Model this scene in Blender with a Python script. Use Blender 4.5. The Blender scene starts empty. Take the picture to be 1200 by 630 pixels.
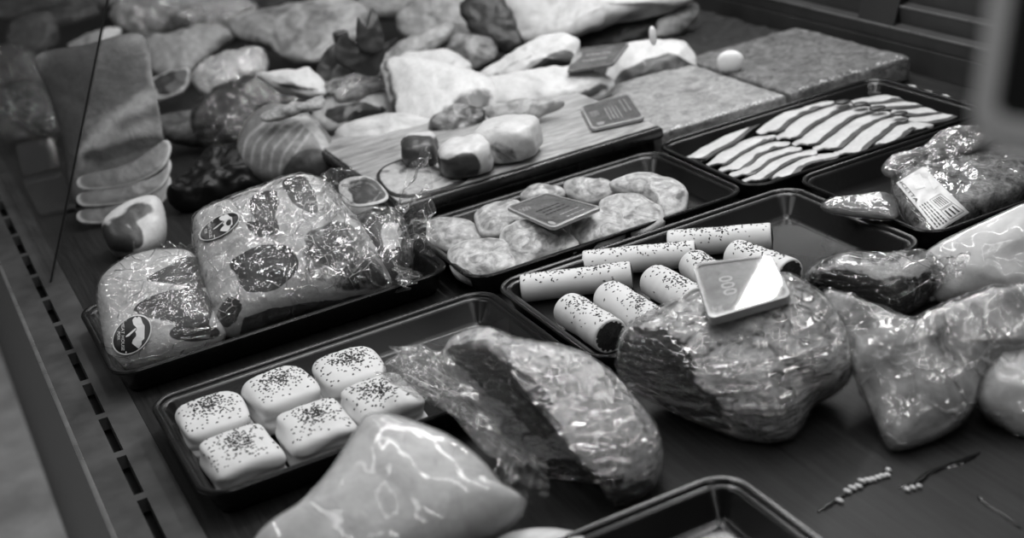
import bpy, bmesh, math, random
from mathutils import Vector, Matrix, noise
from mathutils.bvhtree import BVHTree
from mathutils.geometry import tessellate_polygon
C = bpy.context.scene.collection
PI = math.pi
random.seed(7)

# ------------------------------------------------------------------ camera model
F, H = 1667.0, .65
R = Matrix(((0.89017505, -0.43213704, -0.1443813),
            (0.29321443, 0.30080062, 0.90749341),
            (-0.34873153, -0.85016267, 0.39447402)))
RT = R.transposed()
CAM = Vector((0, 0, H))
UP = Vector((0, 0, 1))
def ray(px, py):
    return (RT @ Vector(((px-600)/F, -(py-315)/F, -1))).normalized()
def at(px, py, z=0.):
    d = ray(px, py)
    return CAM + d*((z-H)/d.z)
def proj(P):
    q = R @ (Vector(P)-CAM)
    return Vector((600+F*q.x/-q.z, 315-F*q.y/-q.z))
def scale_at(P):
    return F/-(R @ (Vector(P)-CAM)).z
def on_plane(px, py, c, n):
    d = ray(px, py)
    return CAM + d*((c-CAM).dot(n)/d.dot(n))

# ------------------------------------------------------------------ materials
def new_mat(name):
    m = bpy.data.materials.new(name); m.use_nodes = True
    nt = m.node_tree; nt.nodes.clear()
    return m, nt.nodes, nt.links
def g(v): return (v, v, v, 1)
def ND(N, t, **kw):
    n = N.new(t)
    for k, v in kw.items():
        if k in n.inputs: n.inputs[k].default_value = v
        else: setattr(n, k, v)
    return n
def coords(N, L, stretch=(1, 1, 1), rot=(0, 0, 0)):
    tc = N.new('ShaderNodeTexCoord'); oi = N.new('ShaderNodeObjectInfo')
    ml = ND(N, 'ShaderNodeMath', operation='MULTIPLY'); ml.inputs[1].default_value = 37.
    L.new(oi.outputs['Random'], ml.inputs[0])
    ad = ND(N, 'ShaderNodeVectorMath', operation='ADD')
    mp = N.new('ShaderNodeMapping'); mp.inputs['Scale'].default_value = stretch; mp.inputs['Rotation'].default_value = rot
    L.new(tc.outputs['Object'], mp.inputs[0]); L.new(mp.outputs[0], ad.inputs[0]); L.new(ml.outputs[0], ad.inputs[1])
    return ad.outputs[0]
def meat(name, dark, light, sc=18., pos=.5, w=.12, rough=.35, stretch=(1, 1, 1), rot=(0, 0, 0), attr=False, jit=.6, bump=.25, mott=.35, spec=.5, dist=1.2, coat=0.):
    m, N, L = new_mat(name)
    co = coords(N, L, stretch, rot)
    nz = ND(N, 'ShaderNodeTexNoise', Scale=sc, Detail=5., Roughness=.6, Distortion=dist); L.new(co, nz.inputs['Vector'])
    src = nz.outputs['Fac']
    if attr:
        at_ = ND(N, 'ShaderNodeAttribute', attribute_name='fat')
        s1 = ND(N, 'ShaderNodeMath', operation='SUBTRACT'); s1.inputs[1].default_value = .5; L.new(src, s1.inputs[0])
        s2 = ND(N, 'ShaderNodeMath', operation='MULTIPLY_ADD'); s2.inputs[1].default_value = jit
        L.new(s1.outputs[0], s2.inputs[0]); L.new(at_.outputs['Fac'], s2.inputs[2]); src = s2.outputs[0]
    rp = N.new('ShaderNodeValToRGB')
    rp.color_ramp.elements[0].position = max(0, pos-w); rp.color_ramp.elements[0].color = g(dark)
    rp.color_ramp.elements[1].position = min(1, pos+w); rp.color_ramp.elements[1].color = g(light)
    L.new(src, rp.inputs[0])
    n2 = ND(N, 'ShaderNodeTexNoise', Scale=sc*4.5, Detail=4., Roughness=.65); L.new(co, n2.inputs['Vector'])
    mr = ND(N, 'ShaderNodeMapRange'); mr.inputs['From Min'].default_value = .3; mr.inputs['From Max'].default_value = .7
    mr.inputs['To Min'].default_value = 1-mott; mr.inputs['To Max'].default_value = 1+mott*.5
    L.new(n2.outputs['Fac'], mr.inputs['Value'])
    mx = ND(N, 'ShaderNodeMix', data_type='RGBA', blend_type='MULTIPLY'); mx.inputs[0].default_value = 1
    L.new(rp.outputs[0], mx.inputs[6]); L.new(mr.outputs[0], mx.inputs[7])
    b = ND(N, 'ShaderNodeBsdfPrincipled', Roughness=rough); b.inputs['Specular IOR Level'].default_value = spec
    b.inputs['Coat Weight'].default_value = coat; b.inputs['Coat Roughness'].default_value = .12
    L.new(mx.outputs[2], b.inputs['Base Color'])
    bp = ND(N, 'ShaderNodeBump', Strength=bump, Distance=.004); L.new(n2.outputs['Fac'], bp.inputs['Height']); L.new(bp.outputs[0], b.inputs['Normal'])
    o = N.new('ShaderNodeOutputMaterial'); L.new(b.outputs[0], o.inputs[0])
    return m
def plain(name, v, rough=.5, sc=40., mott=.2, bump=.05, spec=.5, metal=0., stretch=(1, 1, 1), rot=(0, 0, 0), detail=4.):
    m, N, L = new_mat(name)
    co = coords(N, L, stretch, rot)
    nz = ND(N, 'ShaderNodeTexNoise', Scale=sc, Detail=detail, Roughness=.6); L.new(co, nz.inputs['Vector'])
    mr = ND(N, 'ShaderNodeMapRange'); mr.inputs['From Min'].default_value = .3; mr.inputs['From Max'].default_value = .7
    mr.inputs['To Min'].default_value = v*(1-mott); mr.inputs['To Max'].default_value = v*(1+mott)
    L.new(nz.outputs['Fac'], mr.inputs['Value'])
    b = ND(N, 'ShaderNodeBsdfPrincipled', Roughness=rough, Metallic=metal); b.inputs['Specular IOR Level'].default_value = spec
    L.new(mr.outputs[0], b.inputs['Base Color'])
    r2 = ND(N, 'ShaderNodeMapRange'); r2.inputs['To Min'].default_value = max(.03, rough-.12); r2.inputs['To Max'].default_value = rough+.12
    L.new(nz.outputs['Fac'], r2.inputs['Value']); L.new(r2.outputs[0], b.inputs['Roughness'])
    bp = ND(N, 'ShaderNodeBump', Strength=bump, Distance=.002); L.new(nz.outputs['Fac'], bp.inputs['Height']); L.new(bp.outputs[0], b.inputs['Normal'])
    o = N.new('ShaderNodeOutputMaterial'); L.new(b.outputs[0], o.inputs[0])
    return m
def filmm(name, sc=22., strength=.6, stretch=(1, 1, 1), rot=(0, 0, 0), base=.05, milk=.03, rough=.08, tint=.95, dist=.006, fres=1., lines=0., lsc=40., lw_=.035):
    m, N, L = new_mat(name)
    co = coords(N, L, stretch, rot)
    nz = ND(N, 'ShaderNodeTexNoise', noise_type='RIDGED_MULTIFRACTAL', Scale=sc, Detail=3., Roughness=.45, Distortion=.6); L.new(co, nz.inputs['Vector'])
    n2 = ND(N, 'ShaderNodeTexNoise', Scale=sc*2.2, Detail=2.); L.new(co, n2.inputs['Vector'])
    ad = ND(N, 'ShaderNodeMath', operation='MULTIPLY_ADD'); ad.inputs[1].default_value = .6
    L.new(n2.outputs['Fac'], ad.inputs[0]); L.new(nz.outputs['Fac'], ad.inputs[2])
    hsrc = ad.outputs[0]; lmask = None
    if lines:
        n3 = ND(N, 'ShaderNodeTexNoise', Scale=lsc*.6, Detail=2.); L.new(co, n3.inputs['Vector'])
        sv = ND(N, 'ShaderNodeVectorMath', operation='SCALE'); sv.inputs['Scale'].default_value = 1.1/lsc; L.new(n3.outputs['Color'], sv.inputs[0])
        av = ND(N, 'ShaderNodeVectorMath', operation='ADD'); L.new(co, av.inputs[0]); L.new(sv.outputs[0], av.inputs[1])
        vo = ND(N, 'ShaderNodeTexVoronoi', feature='DISTANCE_TO_EDGE', Scale=lsc); L.new(av.outputs[0], vo.inputs['Vector'])
        v1 = ND(N, 'ShaderNodeTexVoronoi', feature='F1', Scale=lsc*.8); L.new(av.outputs[0], v1.inputs['Vector'])
        ms = ND(N, 'ShaderNodeMapRange', interpolation_type='SMOOTHSTEP'); ms.inputs['From Max'].default_value = lw_; ms.inputs['To Min'].default_value = 1.; ms.inputs['To Max'].default_value = 0.
        L.new(vo.outputs['Distance'], ms.inputs['Value'])
        gate = ND(N, 'ShaderNodeMapRange', interpolation_type='SMOOTHSTEP'); gate.inputs['From Min'].default_value = .42; gate.inputs['From Max'].default_value = .62
        n4 = ND(N, 'ShaderNodeTexNoise', Scale=lsc*.45, Detail=1.); L.new(co, n4.inputs['Vector']); L.new(n4.outputs['Fac'], gate.inputs['Value'])
        lm = ND(N, 'ShaderNodeMath', operation='MULTIPLY'); L.new(ms.outputs[0], lm.inputs[0]); L.new(gate.outputs[0], lm.inputs[1]); lmask = lm.outputs[0]
        h2 = ND(N, 'ShaderNodeMath', operation='MULTIPLY_ADD'); h2.inputs[1].default_value = .9; L.new(v1.outputs['Distance'], h2.inputs[0]); L.new(hsrc, h2.inputs[2])
        h3 = ND(N, 'ShaderNodeMath', operation='MULTIPLY_ADD'); h3.inputs[1].default_value = .35; L.new(lm.outputs[0], h3.inputs[0]); L.new(h2.outputs[0], h3.inputs[2]); hsrc = h3.outputs[0]
    bp = ND(N, 'ShaderNodeBump', Strength=strength, Distance=dist); L.new(hsrc, bp.inputs['Height'])
    lw = ND(N, 'ShaderNodeLayerWeight', Blend=.5); L.new(bp.outputs[0], lw.inputs['Normal'])
    fr = ND(N, 'ShaderNodeMath', operation='POWER'); fr.inputs[1].default_value = 4.; L.new(lw.outputs['Facing'], fr.inputs[0])
    fm = ND(N, 'ShaderNodeMath', operation='MULTIPLY_ADD', use_clamp=True); fm.inputs[1].default_value = fres*.8; fm.inputs[2].default_value = base+.03
    L.new(fr.outputs[0], fm.inputs[0])
    tr = ND(N, 'ShaderNodeBsdfTransparent', Color=g(tint)); gl = ND(N, 'ShaderNodeBsdfGlossy', Color=g(1), Roughness=rough); L.new(bp.outputs[0], gl.inputs['Normal'])
    df = ND(N, 'ShaderNodeBsdfDiffuse', Color=g(.85)); L.new(bp.outputs[0], df.inputs['Normal'])
    tl = ND(N, 'ShaderNodeMixShader'); tl.inputs[0].default_value = milk
    if lmask is not None:
        lx = ND(N, 'ShaderNodeMath', operation='MULTIPLY_ADD', use_clamp=True); lx.inputs[1].default_value = lines; lx.inputs[2].default_value = milk
        L.new(lmask, lx.inputs[0]); L.new(lx.outputs[0], tl.inputs[0])
    L.new(tr.outputs[0], tl.inputs[1]); L.new(df.outputs[0], tl.inputs[2])
    mx = N.new('ShaderNodeMixShader'); L.new(fm.outputs[0], mx.inputs[0]); L.new(tl.outputs[0], mx.inputs[1]); L.new(gl.outputs[0], mx.inputs[2])
    o = N.new('ShaderNodeOutputMaterial'); L.new(mx.outputs[0], o.inputs[0])
    return m
def wood(name, dark, light, sc, rough, stretch, bump=.2):
    m = meat(name, dark, light, sc, .5, .25, rough, stretch, bump=bump, mott=.4, dist=.4)
    return m

M = {}
M['tray'] = plain('black tray plastic', .007, .26, 7, .4, .0, .38, detail=2.)
M['tray2'] = plain('dark platter glaze', .02, .25, 30, .4, .05, .5)
M['deck'] = meat('dark grained deck', .004, .028, 7, .5, .3, .5, (45, 1.2, 1), bump=.1, mott=.4, dist=.2, spec=.22)
M['steel'] = plain('worn dark steel', .07, .45, 14, .4, .04, .5, .3)
M['slot'] = plain('slot black', .004, .7, 20)
M['panel'] = wood('dark wood panel', .003, .016, 12, .5, (1, 4, .35))
M['rear'] = plain('dark painted steel', .045, .42, 9, .3, .03, .5)
M['edge'] = plain('bright trim and edge shine', .22, .3, 20, .2, .03, .5, .5)  # trim metal, also the painted highlights of the rear ledge
M['floor'] = plain('pale concrete floor', .85, .7, 6, .3, .05)
M['dough'] = plain('raw pastry', .64, .5, 30, .06, .12, .35)
M['seed'] = plain('poppy seed', .02, .6, 200, .4, 0.)
M['filling'] = meat('dark mince filling', .006, .04, 160, .5, .2, .6)
M['fat'] = meat('pork fat', .30, .58, 16, .40, .14, .38, mott=.14, bump=.15)
M['fatlight'] = meat('white fat', .42, .68, 12, .40, .2, .38, mott=.12, bump=.12)
M['fatgrey'] = meat('grey fat', .10, .38, 20, .45, .14, .4, mott=.2, bump=.2)
M['lean'] = meat('lean meat', .05, .16, 22, .5, .2, .33, (1, 1, 2.5))
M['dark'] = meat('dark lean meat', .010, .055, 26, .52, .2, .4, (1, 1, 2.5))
M['mix'] = meat('fat and lean', .028, .47, 24, .5, .07, .34, attr=True, jit=.8, mott=.25)
M['mixdim'] = meat('fat and lean, brownish', .03, .30, 18, .5, .1, .36, attr=True, jit=.9, mott=.3)
M['clean'] = meat('fat and lean, clean edges', .045, .58, 40, .5, .14, .36, attr=True, jit=.7, mott=.12, bump=.1)
M['rindgrey'] = meat('grey skin and fat', .05, .40, 24, .5, .5, .38, attr=True, jit=.22, mott=.25)
M['chop'] = meat('marbled pork chop', .20, .56, 36, .50, .16, .30, attr=True, jit=1.1, mott=.25, dist=2.5, bump=.3)
M['marble'] = meat('marbled joint', .022, .46, 34, .5, .12, .4, (1, 1, 1.5), attr=True, jit=1.4, mott=.4, dist=2.)
M['crust'] = meat('herb crusted skin', .05, .26, 60, .5, .2, .42, mott=.5, bump=.6)
M['crustpale'] = meat('salted pale skin', .16, .46, 46, .5, .22, .4, mott=.4, bump=.45)
M['crustdark'] = meat('black spiced crust', .008, .05, 70, .55, .25, .5, mott=.6, bump=.8)
M['pate'] = meat('jellied chopped meat', .02, .26, 42, .52, .16, .22, mott=.5, bump=.4)
M['rind'] = meat('scored rind', .10, .34, 14, .5, .1, .35, (1, 1, 1), mott=.25)
M['grease'] = meat('greasy worn board', .14, .48, 12, .46, .2, .3, (1, 5, 1), rot=(0, 0, .2), mott=.3)
M['bacon'] = meat('bacon', .05, .60, 40, .5, .08, .36, attr=True, jit=.3, mott=.15)
M['leaf'] = plain('dark leaf', .030, .4, 40, .4, .2)
M['film'] = filmm('clinging film', 45, .28, base=.02, milk=.01)
M['filmx'] = filmm('crumpled film', 34, 1.0, milk=.015, base=.05, dist=.010, lines=.55, lsc=45)
M['filmf'] = filmm('finely wrinkled film', 60, .9, (1, 1, 2.6), milk=.02, base=.05, dist=.008, lines=.4, lsc=55)
M['filmw'] = filmm('film with level wrinkles', 42, 1., (.8, .8, 3.4), milk=.02, base=.05, dist=.010, lines=.35, lsc=40)
M['films'] = filmm('stretched film', 40, .9, (1, .3, 2.2), milk=.015, base=.04, dist=.008, lines=.3, lsc=36)
M['tail'] = filmm('gathered bag plastic', 36, .8, milk=.07, base=.06, dist=.008, lines=.5, lsc=60)
M['milky'] = filmm('milky bag plastic', 8, .05, milk=.16, base=.0, lines=.12, lsc=22)
M['baggy'] = filmm('creased bag plastic', 20, 1., (1, 1, 1), milk=.04, base=.04, rough=.09, dist=.010, lines=.40, lsc=28, lw_=.03)
M['bagend'] = filmm('bunched bag plastic', 30, .8, milk=.16, base=.05, dist=.008, lines=.4, lsc=50)
M['blackfilm'] = plain('black bin film', .006, .36, 25, .3, .8, .25)
M['glass'] = filmm('counter glass', 2, .0, base=.0, milk=.002, rough=.02, tint=.86, fres=.5)
M['ink'] = plain('black print', .008, .35, 80, .2, 0.)
M['paper'] = plain('label paper', .66, .5, 90, .1, .02)
M['paper2'] = plain('grey label film', .56, .35, 30, .2, .1)
M['white'] = plain('white print', .62, .4, 80, .1, 0.)
M['cardgrey'] = meat('printed grey card', .10, .27, 30, .5, .2, .35, mott=.3)
M['carddark'] = meat('dark slate card', .02, .05, 30, .5, .2, .4, mott=.3)
M['sleeve'] = filmm('clear tag sleeve', 3, .03, base=.02, milk=.015, rough=.04)
M['rimclear'] = plain('tag rim plastic', .34, .2, 60, .2, .05)
M['signgrey'] = plain('grey sign plastic', .60, .5, 10, .05, 0.)
M['signdark'] = plain('black sign panel', .012, .4, 10, .1, 0.)
M['bead'] = plain('pale fat droplet', .75, .2, 60, .1, .1)
M['juice'] = plain('dark juice', .004, .12, 60, .3, .1)
M['glint'] = plain('white lamp reflection stand-in', .85, .3, 20, .04, .02)

# ------------------------------------------------------------------ object helpers
def empty(name, loc, label, cat, group=None):
    o = bpy.data.objects.new(name, None); C.objects.link(o)
    o.location = loc; o.empty_display_size = .03
    o['label'] = label; o['category'] = cat
    if group: o['group'] = group
    return o
def world_loc(o):
    v = Vector(o.location)
    p = o.parent
    while p: v += Vector(p.location); p = p.parent
    return v
def obj(name, bm, mat, parent=None, smooth=True, label=None, kind=None):
    """links a bmesh (given in world coordinates) as one mesh object, moved into its parent's frame"""
    me = bpy.data.meshes.new(name)
    if parent is not None:
        off = world_loc(parent)
    else:
        zs = [v.co for v in bm.verts]
        off = Vector(((min(v.x for v in zs)+max(v.x for v in zs))/2, (min(v.y for v in zs)+max(v.y for v in zs))/2, min(v.z for v in zs)))
    bmesh.ops.translate(bm, verts=bm.verts, vec=-off)
    bmesh.ops.recalc_face_normals(bm, faces=bm.faces)
    bm.to_mesh(me); bm.free()
    if smooth:
        for p in me.polygons: p.use_smooth = len(p.vertices) < 12
        me.set_sharp_from_angle(angle=math.radians(48))
    o = bpy.data.objects.new(name, me); C.objects.link(o)
    mats = mat if isinstance(mat, (list, tuple)) else [mat]
    for k in mats: me.materials.append(M[k] if isinstance(k, str) else k)
    if parent is not None: o.parent = parent
    else: o.location = off
    if label: o['label'] = label
    if kind: o['kind'] = kind
    return o
def tag(o, label, cat, group=None):
    o['label'] = label; o['category'] = cat
    if group: o['group'] = group
    return o
def verts_world(o):
    off = world_loc(o)
    return [v.co+off for v in o.data.vertices]
def crom(pts, n):
    """closed Catmull-Rom through pts, resampled to n"""
    out = []; k = len(pts); per = 12
    for i in range(k):
        p0, p1, p2, p3 = pts[i-1], pts[i], pts[(i+1) % k], pts[(i+2) % k]
        for j in range(per):
            t = j/per
            out.append(.5*((2*p1)+(p2-p0)*t+(2*p0-5*p1+4*p2-p3)*t*t+(3*p1-p0-3*p2+p3)*t**3))
    L = [0]
    for i in range(len(out)): L.append(L[-1]+(out[(i+1) % len(out)]-out[i]).length)
    res = []; i = 0
    for j in range(n):
        s = L[-1]*j/n
        while L[i+1] < s: i += 1
        a = (s-L[i])/max(1e-9, L[i+1]-L[i])
        res.append(out[i].lerp(out[(i+1) % len(out)], a))
    return res
def inpoly(p, poly):
    c = False; n = len(poly); j = n-1
    for i in range(n):
        if (poly[i][1] > p[1]) != (poly[j][1] > p[1]) and p[0] < (poly[j][0]-poly[i][0])*(p[1]-poly[i][1])/(poly[j][1]-poly[i][1])+poly[i][0]: c = not c
        j = i
    return c
def edge_d(p, poly):
    best = 1e9
    for i in range(len(poly)):
        a = Vector(poly[i-1]); b = Vector(poly[i]); ab = b-a
        t = max(0, min(1, (p-a).dot(ab)/max(1e-9, ab.length_squared)))
        best = min(best, (p-a-ab*t).length)
    return best
def fr(p, f, seed, oct=3):
    return noise.fractal(Vector(p)*f+Vector((seed*7.3, seed*3.1, seed*1.7)), 1.0, 2.0, oct)
def paint(bm, patches, default, soft, rimfat=None, rims=None):
    """attribute 'fat': where the cut shows fat (1) or lean (0)"""
    patches = [([tuple(q_) for q_ in crom([Vector(t) for t in poly], 36)] if len(poly) < 12 else poly, val) for poly, val in (patches or [])]
    ly = bm.verts.layers.float.get('fat') or bm.verts.layers.float.new('fat')
    for i, v in enumerate(bm.verts):
        f = default
        if patches:
            q = proj(v.co); nv_ = v.co*38
            q = q+Vector((noise.noise(nv_), noise.noise(nv_+Vector((9, 3, 1)))))*soft*.8
            for poly, val in patches:
                d = edge_d(q, poly)
                if inpoly(q, poly): w = min(1, .5+d/soft)
                else: w = max(0, .5-d/soft)
                f = f*(1-w)+val*w
        if rimfat and rims:
            a, b, val = rimfat
            w = max(0, min(1, (rims[i]-a)/(b-a))); f = f*(1-w)+val*w
        v[ly] = f
def pillow(name, px, mat, parent=None, base=0., zc=.03, tilt=.5, tf=.02, tb=.02, amp=.002, fq=25., seed=0, patches=None, default=1., soft=8., rimfat=None, p=2.4, q=.5, M_=84, K=18, wob=.0, ctr=None, crease=None, label=None):
    cx, cy = ctr or (sum(a for a, b in px)/len(px), sum(b for a, b in px)/len(px))
    c = at(cx, cy, zc)
    n = (UP*(1-tilt)+(CAM-c).normalized()*tilt).normalized()
    ol = crom([on_plane(a, b, c, n)-c for a, b in px], M_)
    bm = bmesh.new(); rims = []
    def ring(r, hgt, sgn):
        vs = []
        for o in ol:
            P = c+o*r
            a = fr(P, fq, seed)
            P = P+n*(sgn*hgt+amp*a*(1 if hgt > 0 or sgn > 0 else 0))
            if crease and sgn > 0:
                cr_ = noise.ridged_multi_fractal(Vector((P.x*crease[2][0], P.y*crease[2][1], P.z*crease[2][2]))*crease[1]+Vector((seed, 0, 0)), 1., 2., 2, .9, 2.)
                P = P+n*crease[0]*(cr_-1.)*min(1, hgt*80)
            if wob and r > .5: P += o.normalized()*wob*noise.noise(P*60+Vector((seed, 0, 0)))
            if P.z < base: P.z = base
            vs.append(bm.verts.new(P)); rims.append(r)
        return vs
    def cap(sgn, t, K):
        rs = [math.sin(PI/2*k/K) for k in range(1, K)]
        rows = [ring(r, t*(1-r**p)**q, sgn) for r in rs]
        P = c+n*sgn*t+n*amp*fr(c, fq, seed)
        if P.z < base: P.z = base
        cv = bm.verts.new(P); rims.append(0)
        for j in range(M_): bm.faces.new((cv, rows[0][j], rows[0][(j+1) % M_]) if sgn > 0 else (cv, rows[0][(j+1) % M_], rows[0][j]))
        for a, b in zip(rows, rows[1:]):
            for j in range(M_): bm.faces.new((a[j], b[j], b[(j+1) % M_], a[(j+1) % M_]) if sgn > 0 else (a[j], a[(j+1) % M_], b[(j+1) % M_], b[j]))
        return rows[-1]
    rim = ring(1., 0., 1)
    for sgn, t, k in ((1, tf, K), (-1, tb, max(6, K//2))):
        last = cap(sgn, t, k)
        for j in range(M_): bm.faces.new((last[j], rim[j], rim[(j+1) % M_], last[(j+1) % M_]) if sgn > 0 else (last[j], last[(j+1) % M_], rim[(j+1) % M_], rim[j]))
    paint(bm, patches, default, soft, rimfat, rims)
    return obj(name, bm, mat, parent, label=label)
def film(body, parent, base=0., off=.0015, amp=.003, fq=30., seed=0, mat='film', stretch=(1, 1, 1), name='plastic_wrap'):
    bm = bmesh.new(); bm.from_mesh(body.data)
    o = world_loc(body)
    bm.normal_update()
    S = Vector(stretch)
    for v in bm.verts:
        P = v.co+o
        r = noise.ridged_multi_fractal(Vector((P.x*S.x, P.y*S.y, P.z*S.z))*fq+Vector((seed*5.1, 0, seed)), 1., 2., 3, .9, 2.)
        P = P+v.normal*(off+amp*max(0, r-.7))
        if P.z < base+.0004: P.z = base+.0004
        v.co = P
    return obj(name, bm, mat, parent)
def wrapped(name, label, cat, px, mat, fm='film', fa=.003, ff=30., fs=(1, 1, 1), group=None, body='meat_joint', **kw):
    base = kw.get('base', 0.)
    cx, cy = sum(a for a, b in px)/len(px), sum(b for a, b in px)/len(px)
    e = empty(name, at(cx, cy, kw.get('zc', .03))*Vector((1, 1, 0)) if False else Vector((at(cx, cy, kw.get('zc', .03)).x, at(cx, cy, kw.get('zc', .03)).y, base)), label, cat, group)
    cut = kw.pop('cut', None)
    b = pillow(body, px, mat, e, **kw)
    if cut: facet(b, *cut)
    f = film(b, e, base, amp=fa, fq=ff, seed=kw.get('seed', 0)+3, mat=fm, stretch=fs)
    return e, b, f
def sheet(fn, nu, nv):
    bm = bmesh.new()
    V = [[bm.verts.new(fn(i/nu, j/nv)) for j in range(nv+1)] for i in range(nu+1)]
    for i in range(nu):
        for j in range(nv): bm.faces.new((V[i][j], V[i+1][j], V[i+1][j+1], V[i][j+1]))
    return bm
def tail(parent, g0, g1, e0, e1, amp=.006, folds=5, seed=0, mat='tail', name='bag_tail', nu=26, nv=44, up=.012, base=.001, jag=.1):
    """open end of a bag: gathered between g0,g1 and spread to the edge e0,e1; points are (px,py,z)"""
    G0, G1, E0, E1 = [at(*t) for t in (g0, g1, e0, e1)]
    n = (E0-G0).cross(E1-G0).normalized()
    if n.z < 0: n = -n
    def fn(u, v):
        uu = u*(1+jag*noise.noise(Vector((v*4, seed, 0))))
        P = G0.lerp(G1, v).lerp(E0.lerp(E1, v), uu)
        P = P+n*(amp*(.35+.65*u)*math.sin(v*folds*2*PI+seed+2*noise.noise(Vector((u*2, v*3, seed))))+amp*.9*noise.noise(Vector((u*6, v*9, seed)))+up*math.sin(PI*u))
        if P.z < base: P.z = base
        return P
    return obj(name, sheet(fn, nu, nv), mat, parent)
def bvh_of(o):
    me = o.data
    return BVHTree.FromPolygons(verts_world(o), [tuple(p.vertices) for p in me.polygons])
def drape_pt(tree, px, py, off, fb=None):
    d = ray(px, py)
    loc, nor, i, dd = tree.ray_cast(CAM, d)
    if loc is None: return None
    return loc-d*off
def drape_poly(tree, poly, off, step=None):
    """a filled polygon in picture outline, laid on the surface"""
    cx = sum(a for a, b in poly)/len(poly); cy = sum(b for a, b in poly)/len(poly)
    bm = bmesh.new(); K = 6; rows = []
    cv = drape_pt(tree, cx, cy, off)
    if cv is None: return bm
    cv = bm.verts.new(cv)
    for k in range(1, K+1):
        row = []
        for a, b in poly:
            P = drape_pt(tree, cx+(a-cx)*k/K, cy+(b-cy)*k/K, off) or (rows[-1][len(row)].co.copy() if rows else cv.co.copy())
            row.append(bm.verts.new(P))
        rows.append(row)
    n = len(poly)
    for j in range(n): bm.faces.new((cv, rows[0][j], rows[0][(j+1) % n]))
    for a, b in zip(rows, rows[1:]):
        for j in range(n): bm.faces.new((a[j], b[j], b[(j+1) % n], a[(j+1) % n]))
    return bm
def text_geo(s, size=1.):
    cu = bpy.data.curves.new('t', 'FONT'); cu.body = s; cu.size = size; cu.align_x = 'CENTER'; cu.align_y = 'CENTER'; cu.resolution_u = 3
    to = bpy.data.objects.new('t', cu); C.objects.link(to)
    dg = bpy.context.evaluated_depsgraph_get(); dg.update()
    me = bpy.data.meshes.new_from_object(to.evaluated_get(dg))
    V = [v.co.copy() for v in me.vertices]; Fc = [tuple(p.vertices) for p in me.polygons]
    bpy.data.objects.remove(to); bpy.data.curves.remove(cu); bpy.data.meshes.remove(me)
    return V, Fc
def text_bm(s, fn, size=1., bm=None):
    V, Fc = text_geo(s, size); bm = bm or bmesh.new()
    vs = [bm.verts.new(fn(v.x, v.y)) for v in V]
    for f in Fc:
        try: bm.faces.new([vs[i] for i in f])
        except ValueError: pass
    return bm
def bars_bm(n, fn, seed=0):
    rnd = random.Random(seed+n); bm = bmesh.new()
    for i in range(n):
        y = .9-1.8*i/max(1, n-1); x = -1.
        while x < .9:
            w = rnd.uniform(.12, .4); x1 = min(1., x+w); h = .5/n
            bm.faces.new([bm.verts.new(fn(a, b)) for a, b in ((x, y-h), (x1, y-h), (x1, y+h), (x, y+h))]); x = x1+.08
    return bm
def box_bm(bm, x0, x1, y0, y1, z0, z1, bev=0., seg=2):
    r = bmesh.ops.create_cube(bm, size=1.)
    for v in r['verts']:
        v.co = Vector((x0+(v.co.x+.5)*(x1-x0), y0+(v.co.y+.5)*(y1-y0), z0+(v.co.z+.5)*(z1-z0)))
    if bev:
        es = list({e for v in r['verts'] for e in v.link_edges})
        bmesh.ops.bevel(bm, geom=es, offset=bev, segments=seg, affect='EDGES', profile=.5)
    return bm
def frame_map(O, U, V, Nn):
    return lambda a, b, h=0.: O+U*a+V*b+Nn*h
def lump(name, px, py, wpx, dpx, hpx, mat, parent=None, base=0., yaw=0., k=2.6, n=14, amp=.003, fq=22., seed=0, fn=None, patches=None, default=1., soft=8., label=None, pitch=0.):
    """rounded body resting at height `base`; px,py = picture point of its middle, sizes in picture pixels at that distance"""
    s = scale_at(at(px, py, base+.03)); a, b, c = wpx/s/2, dpx/s/2, hpx/s/2
    ctr = at(px, py, base+c)
    s = scale_at(ctr)
    rot = Matrix.Rotation(math.radians(yaw-25.9), 3, 'Z') @ Matrix.Rotation(math.radians(pitch), 3, 'Y')
    bm = bmesh.new()
    r = bmesh.ops.create_cube(bm, size=2.)
    bmesh.ops.subdivide_edges(bm, edges=bm.edges, cuts=n, use_grid_fill=True)
    for v in bm.verts:
        t = v.co
        t = Vector((math.tan(t.x*PI/4), math.tan(t.y*PI/4), math.tan(t.z*PI/4)))
        nn = (abs(t.x)**k+abs(t.y)**k+abs(t.z)**k)**(1/k)
        t = t/nn
        if fn: t = fn(t)
        P = ctr+rot @ Vector((t.x*a, t.y*b, t.z*c))
        P += (P-ctr).normalized()*amp*fr(P, fq, seed)
        if P.z < base: P.z = base
        v.co = P
    paint(bm, patches, default, soft)
    return obj(name, bm, mat, parent, label=label)

def facet(o, a, b, theta, side):
    """flattens the part of a body lying beyond the line a-b (picture points) into a cut face turned by theta"""
    tree = bvh_of(o); off = world_loc(o)
    A = drape_pt(tree, a[0], a[1], 0); B = drape_pt(tree, b[0], b[1], 0)
    d = (B-A).normalized(); vdir = (CAM-(A+B)/2).normalized()
    n = Matrix.Rotation(math.radians(theta), 3, d) @ vdir
    L2 = Vector(b)-Vector(a)
    for v in o.data.vertices:
        P = v.co+off; q = proj(P)-Vector(a)
        s = (L2.x*q.y-L2.y*q.x)*side
        if s < 0: continue
        if (P-A).dot(n) > 0:
            r = (P-CAM).normalized(); t = (A-CAM).dot(n)/r.dot(n)
            P = CAM+r*t
            if P.z < .001: P.z = .001
            v.co = P-off

# ================================================================== THE COUNTER
bm = bmesh.new(); box_bm(bm, -4, 6, -2, 12, -.90, -.87)
f_ = obj('floor', bm, 'floor', smooth=False); f_['kind'] = 'structure'

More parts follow.
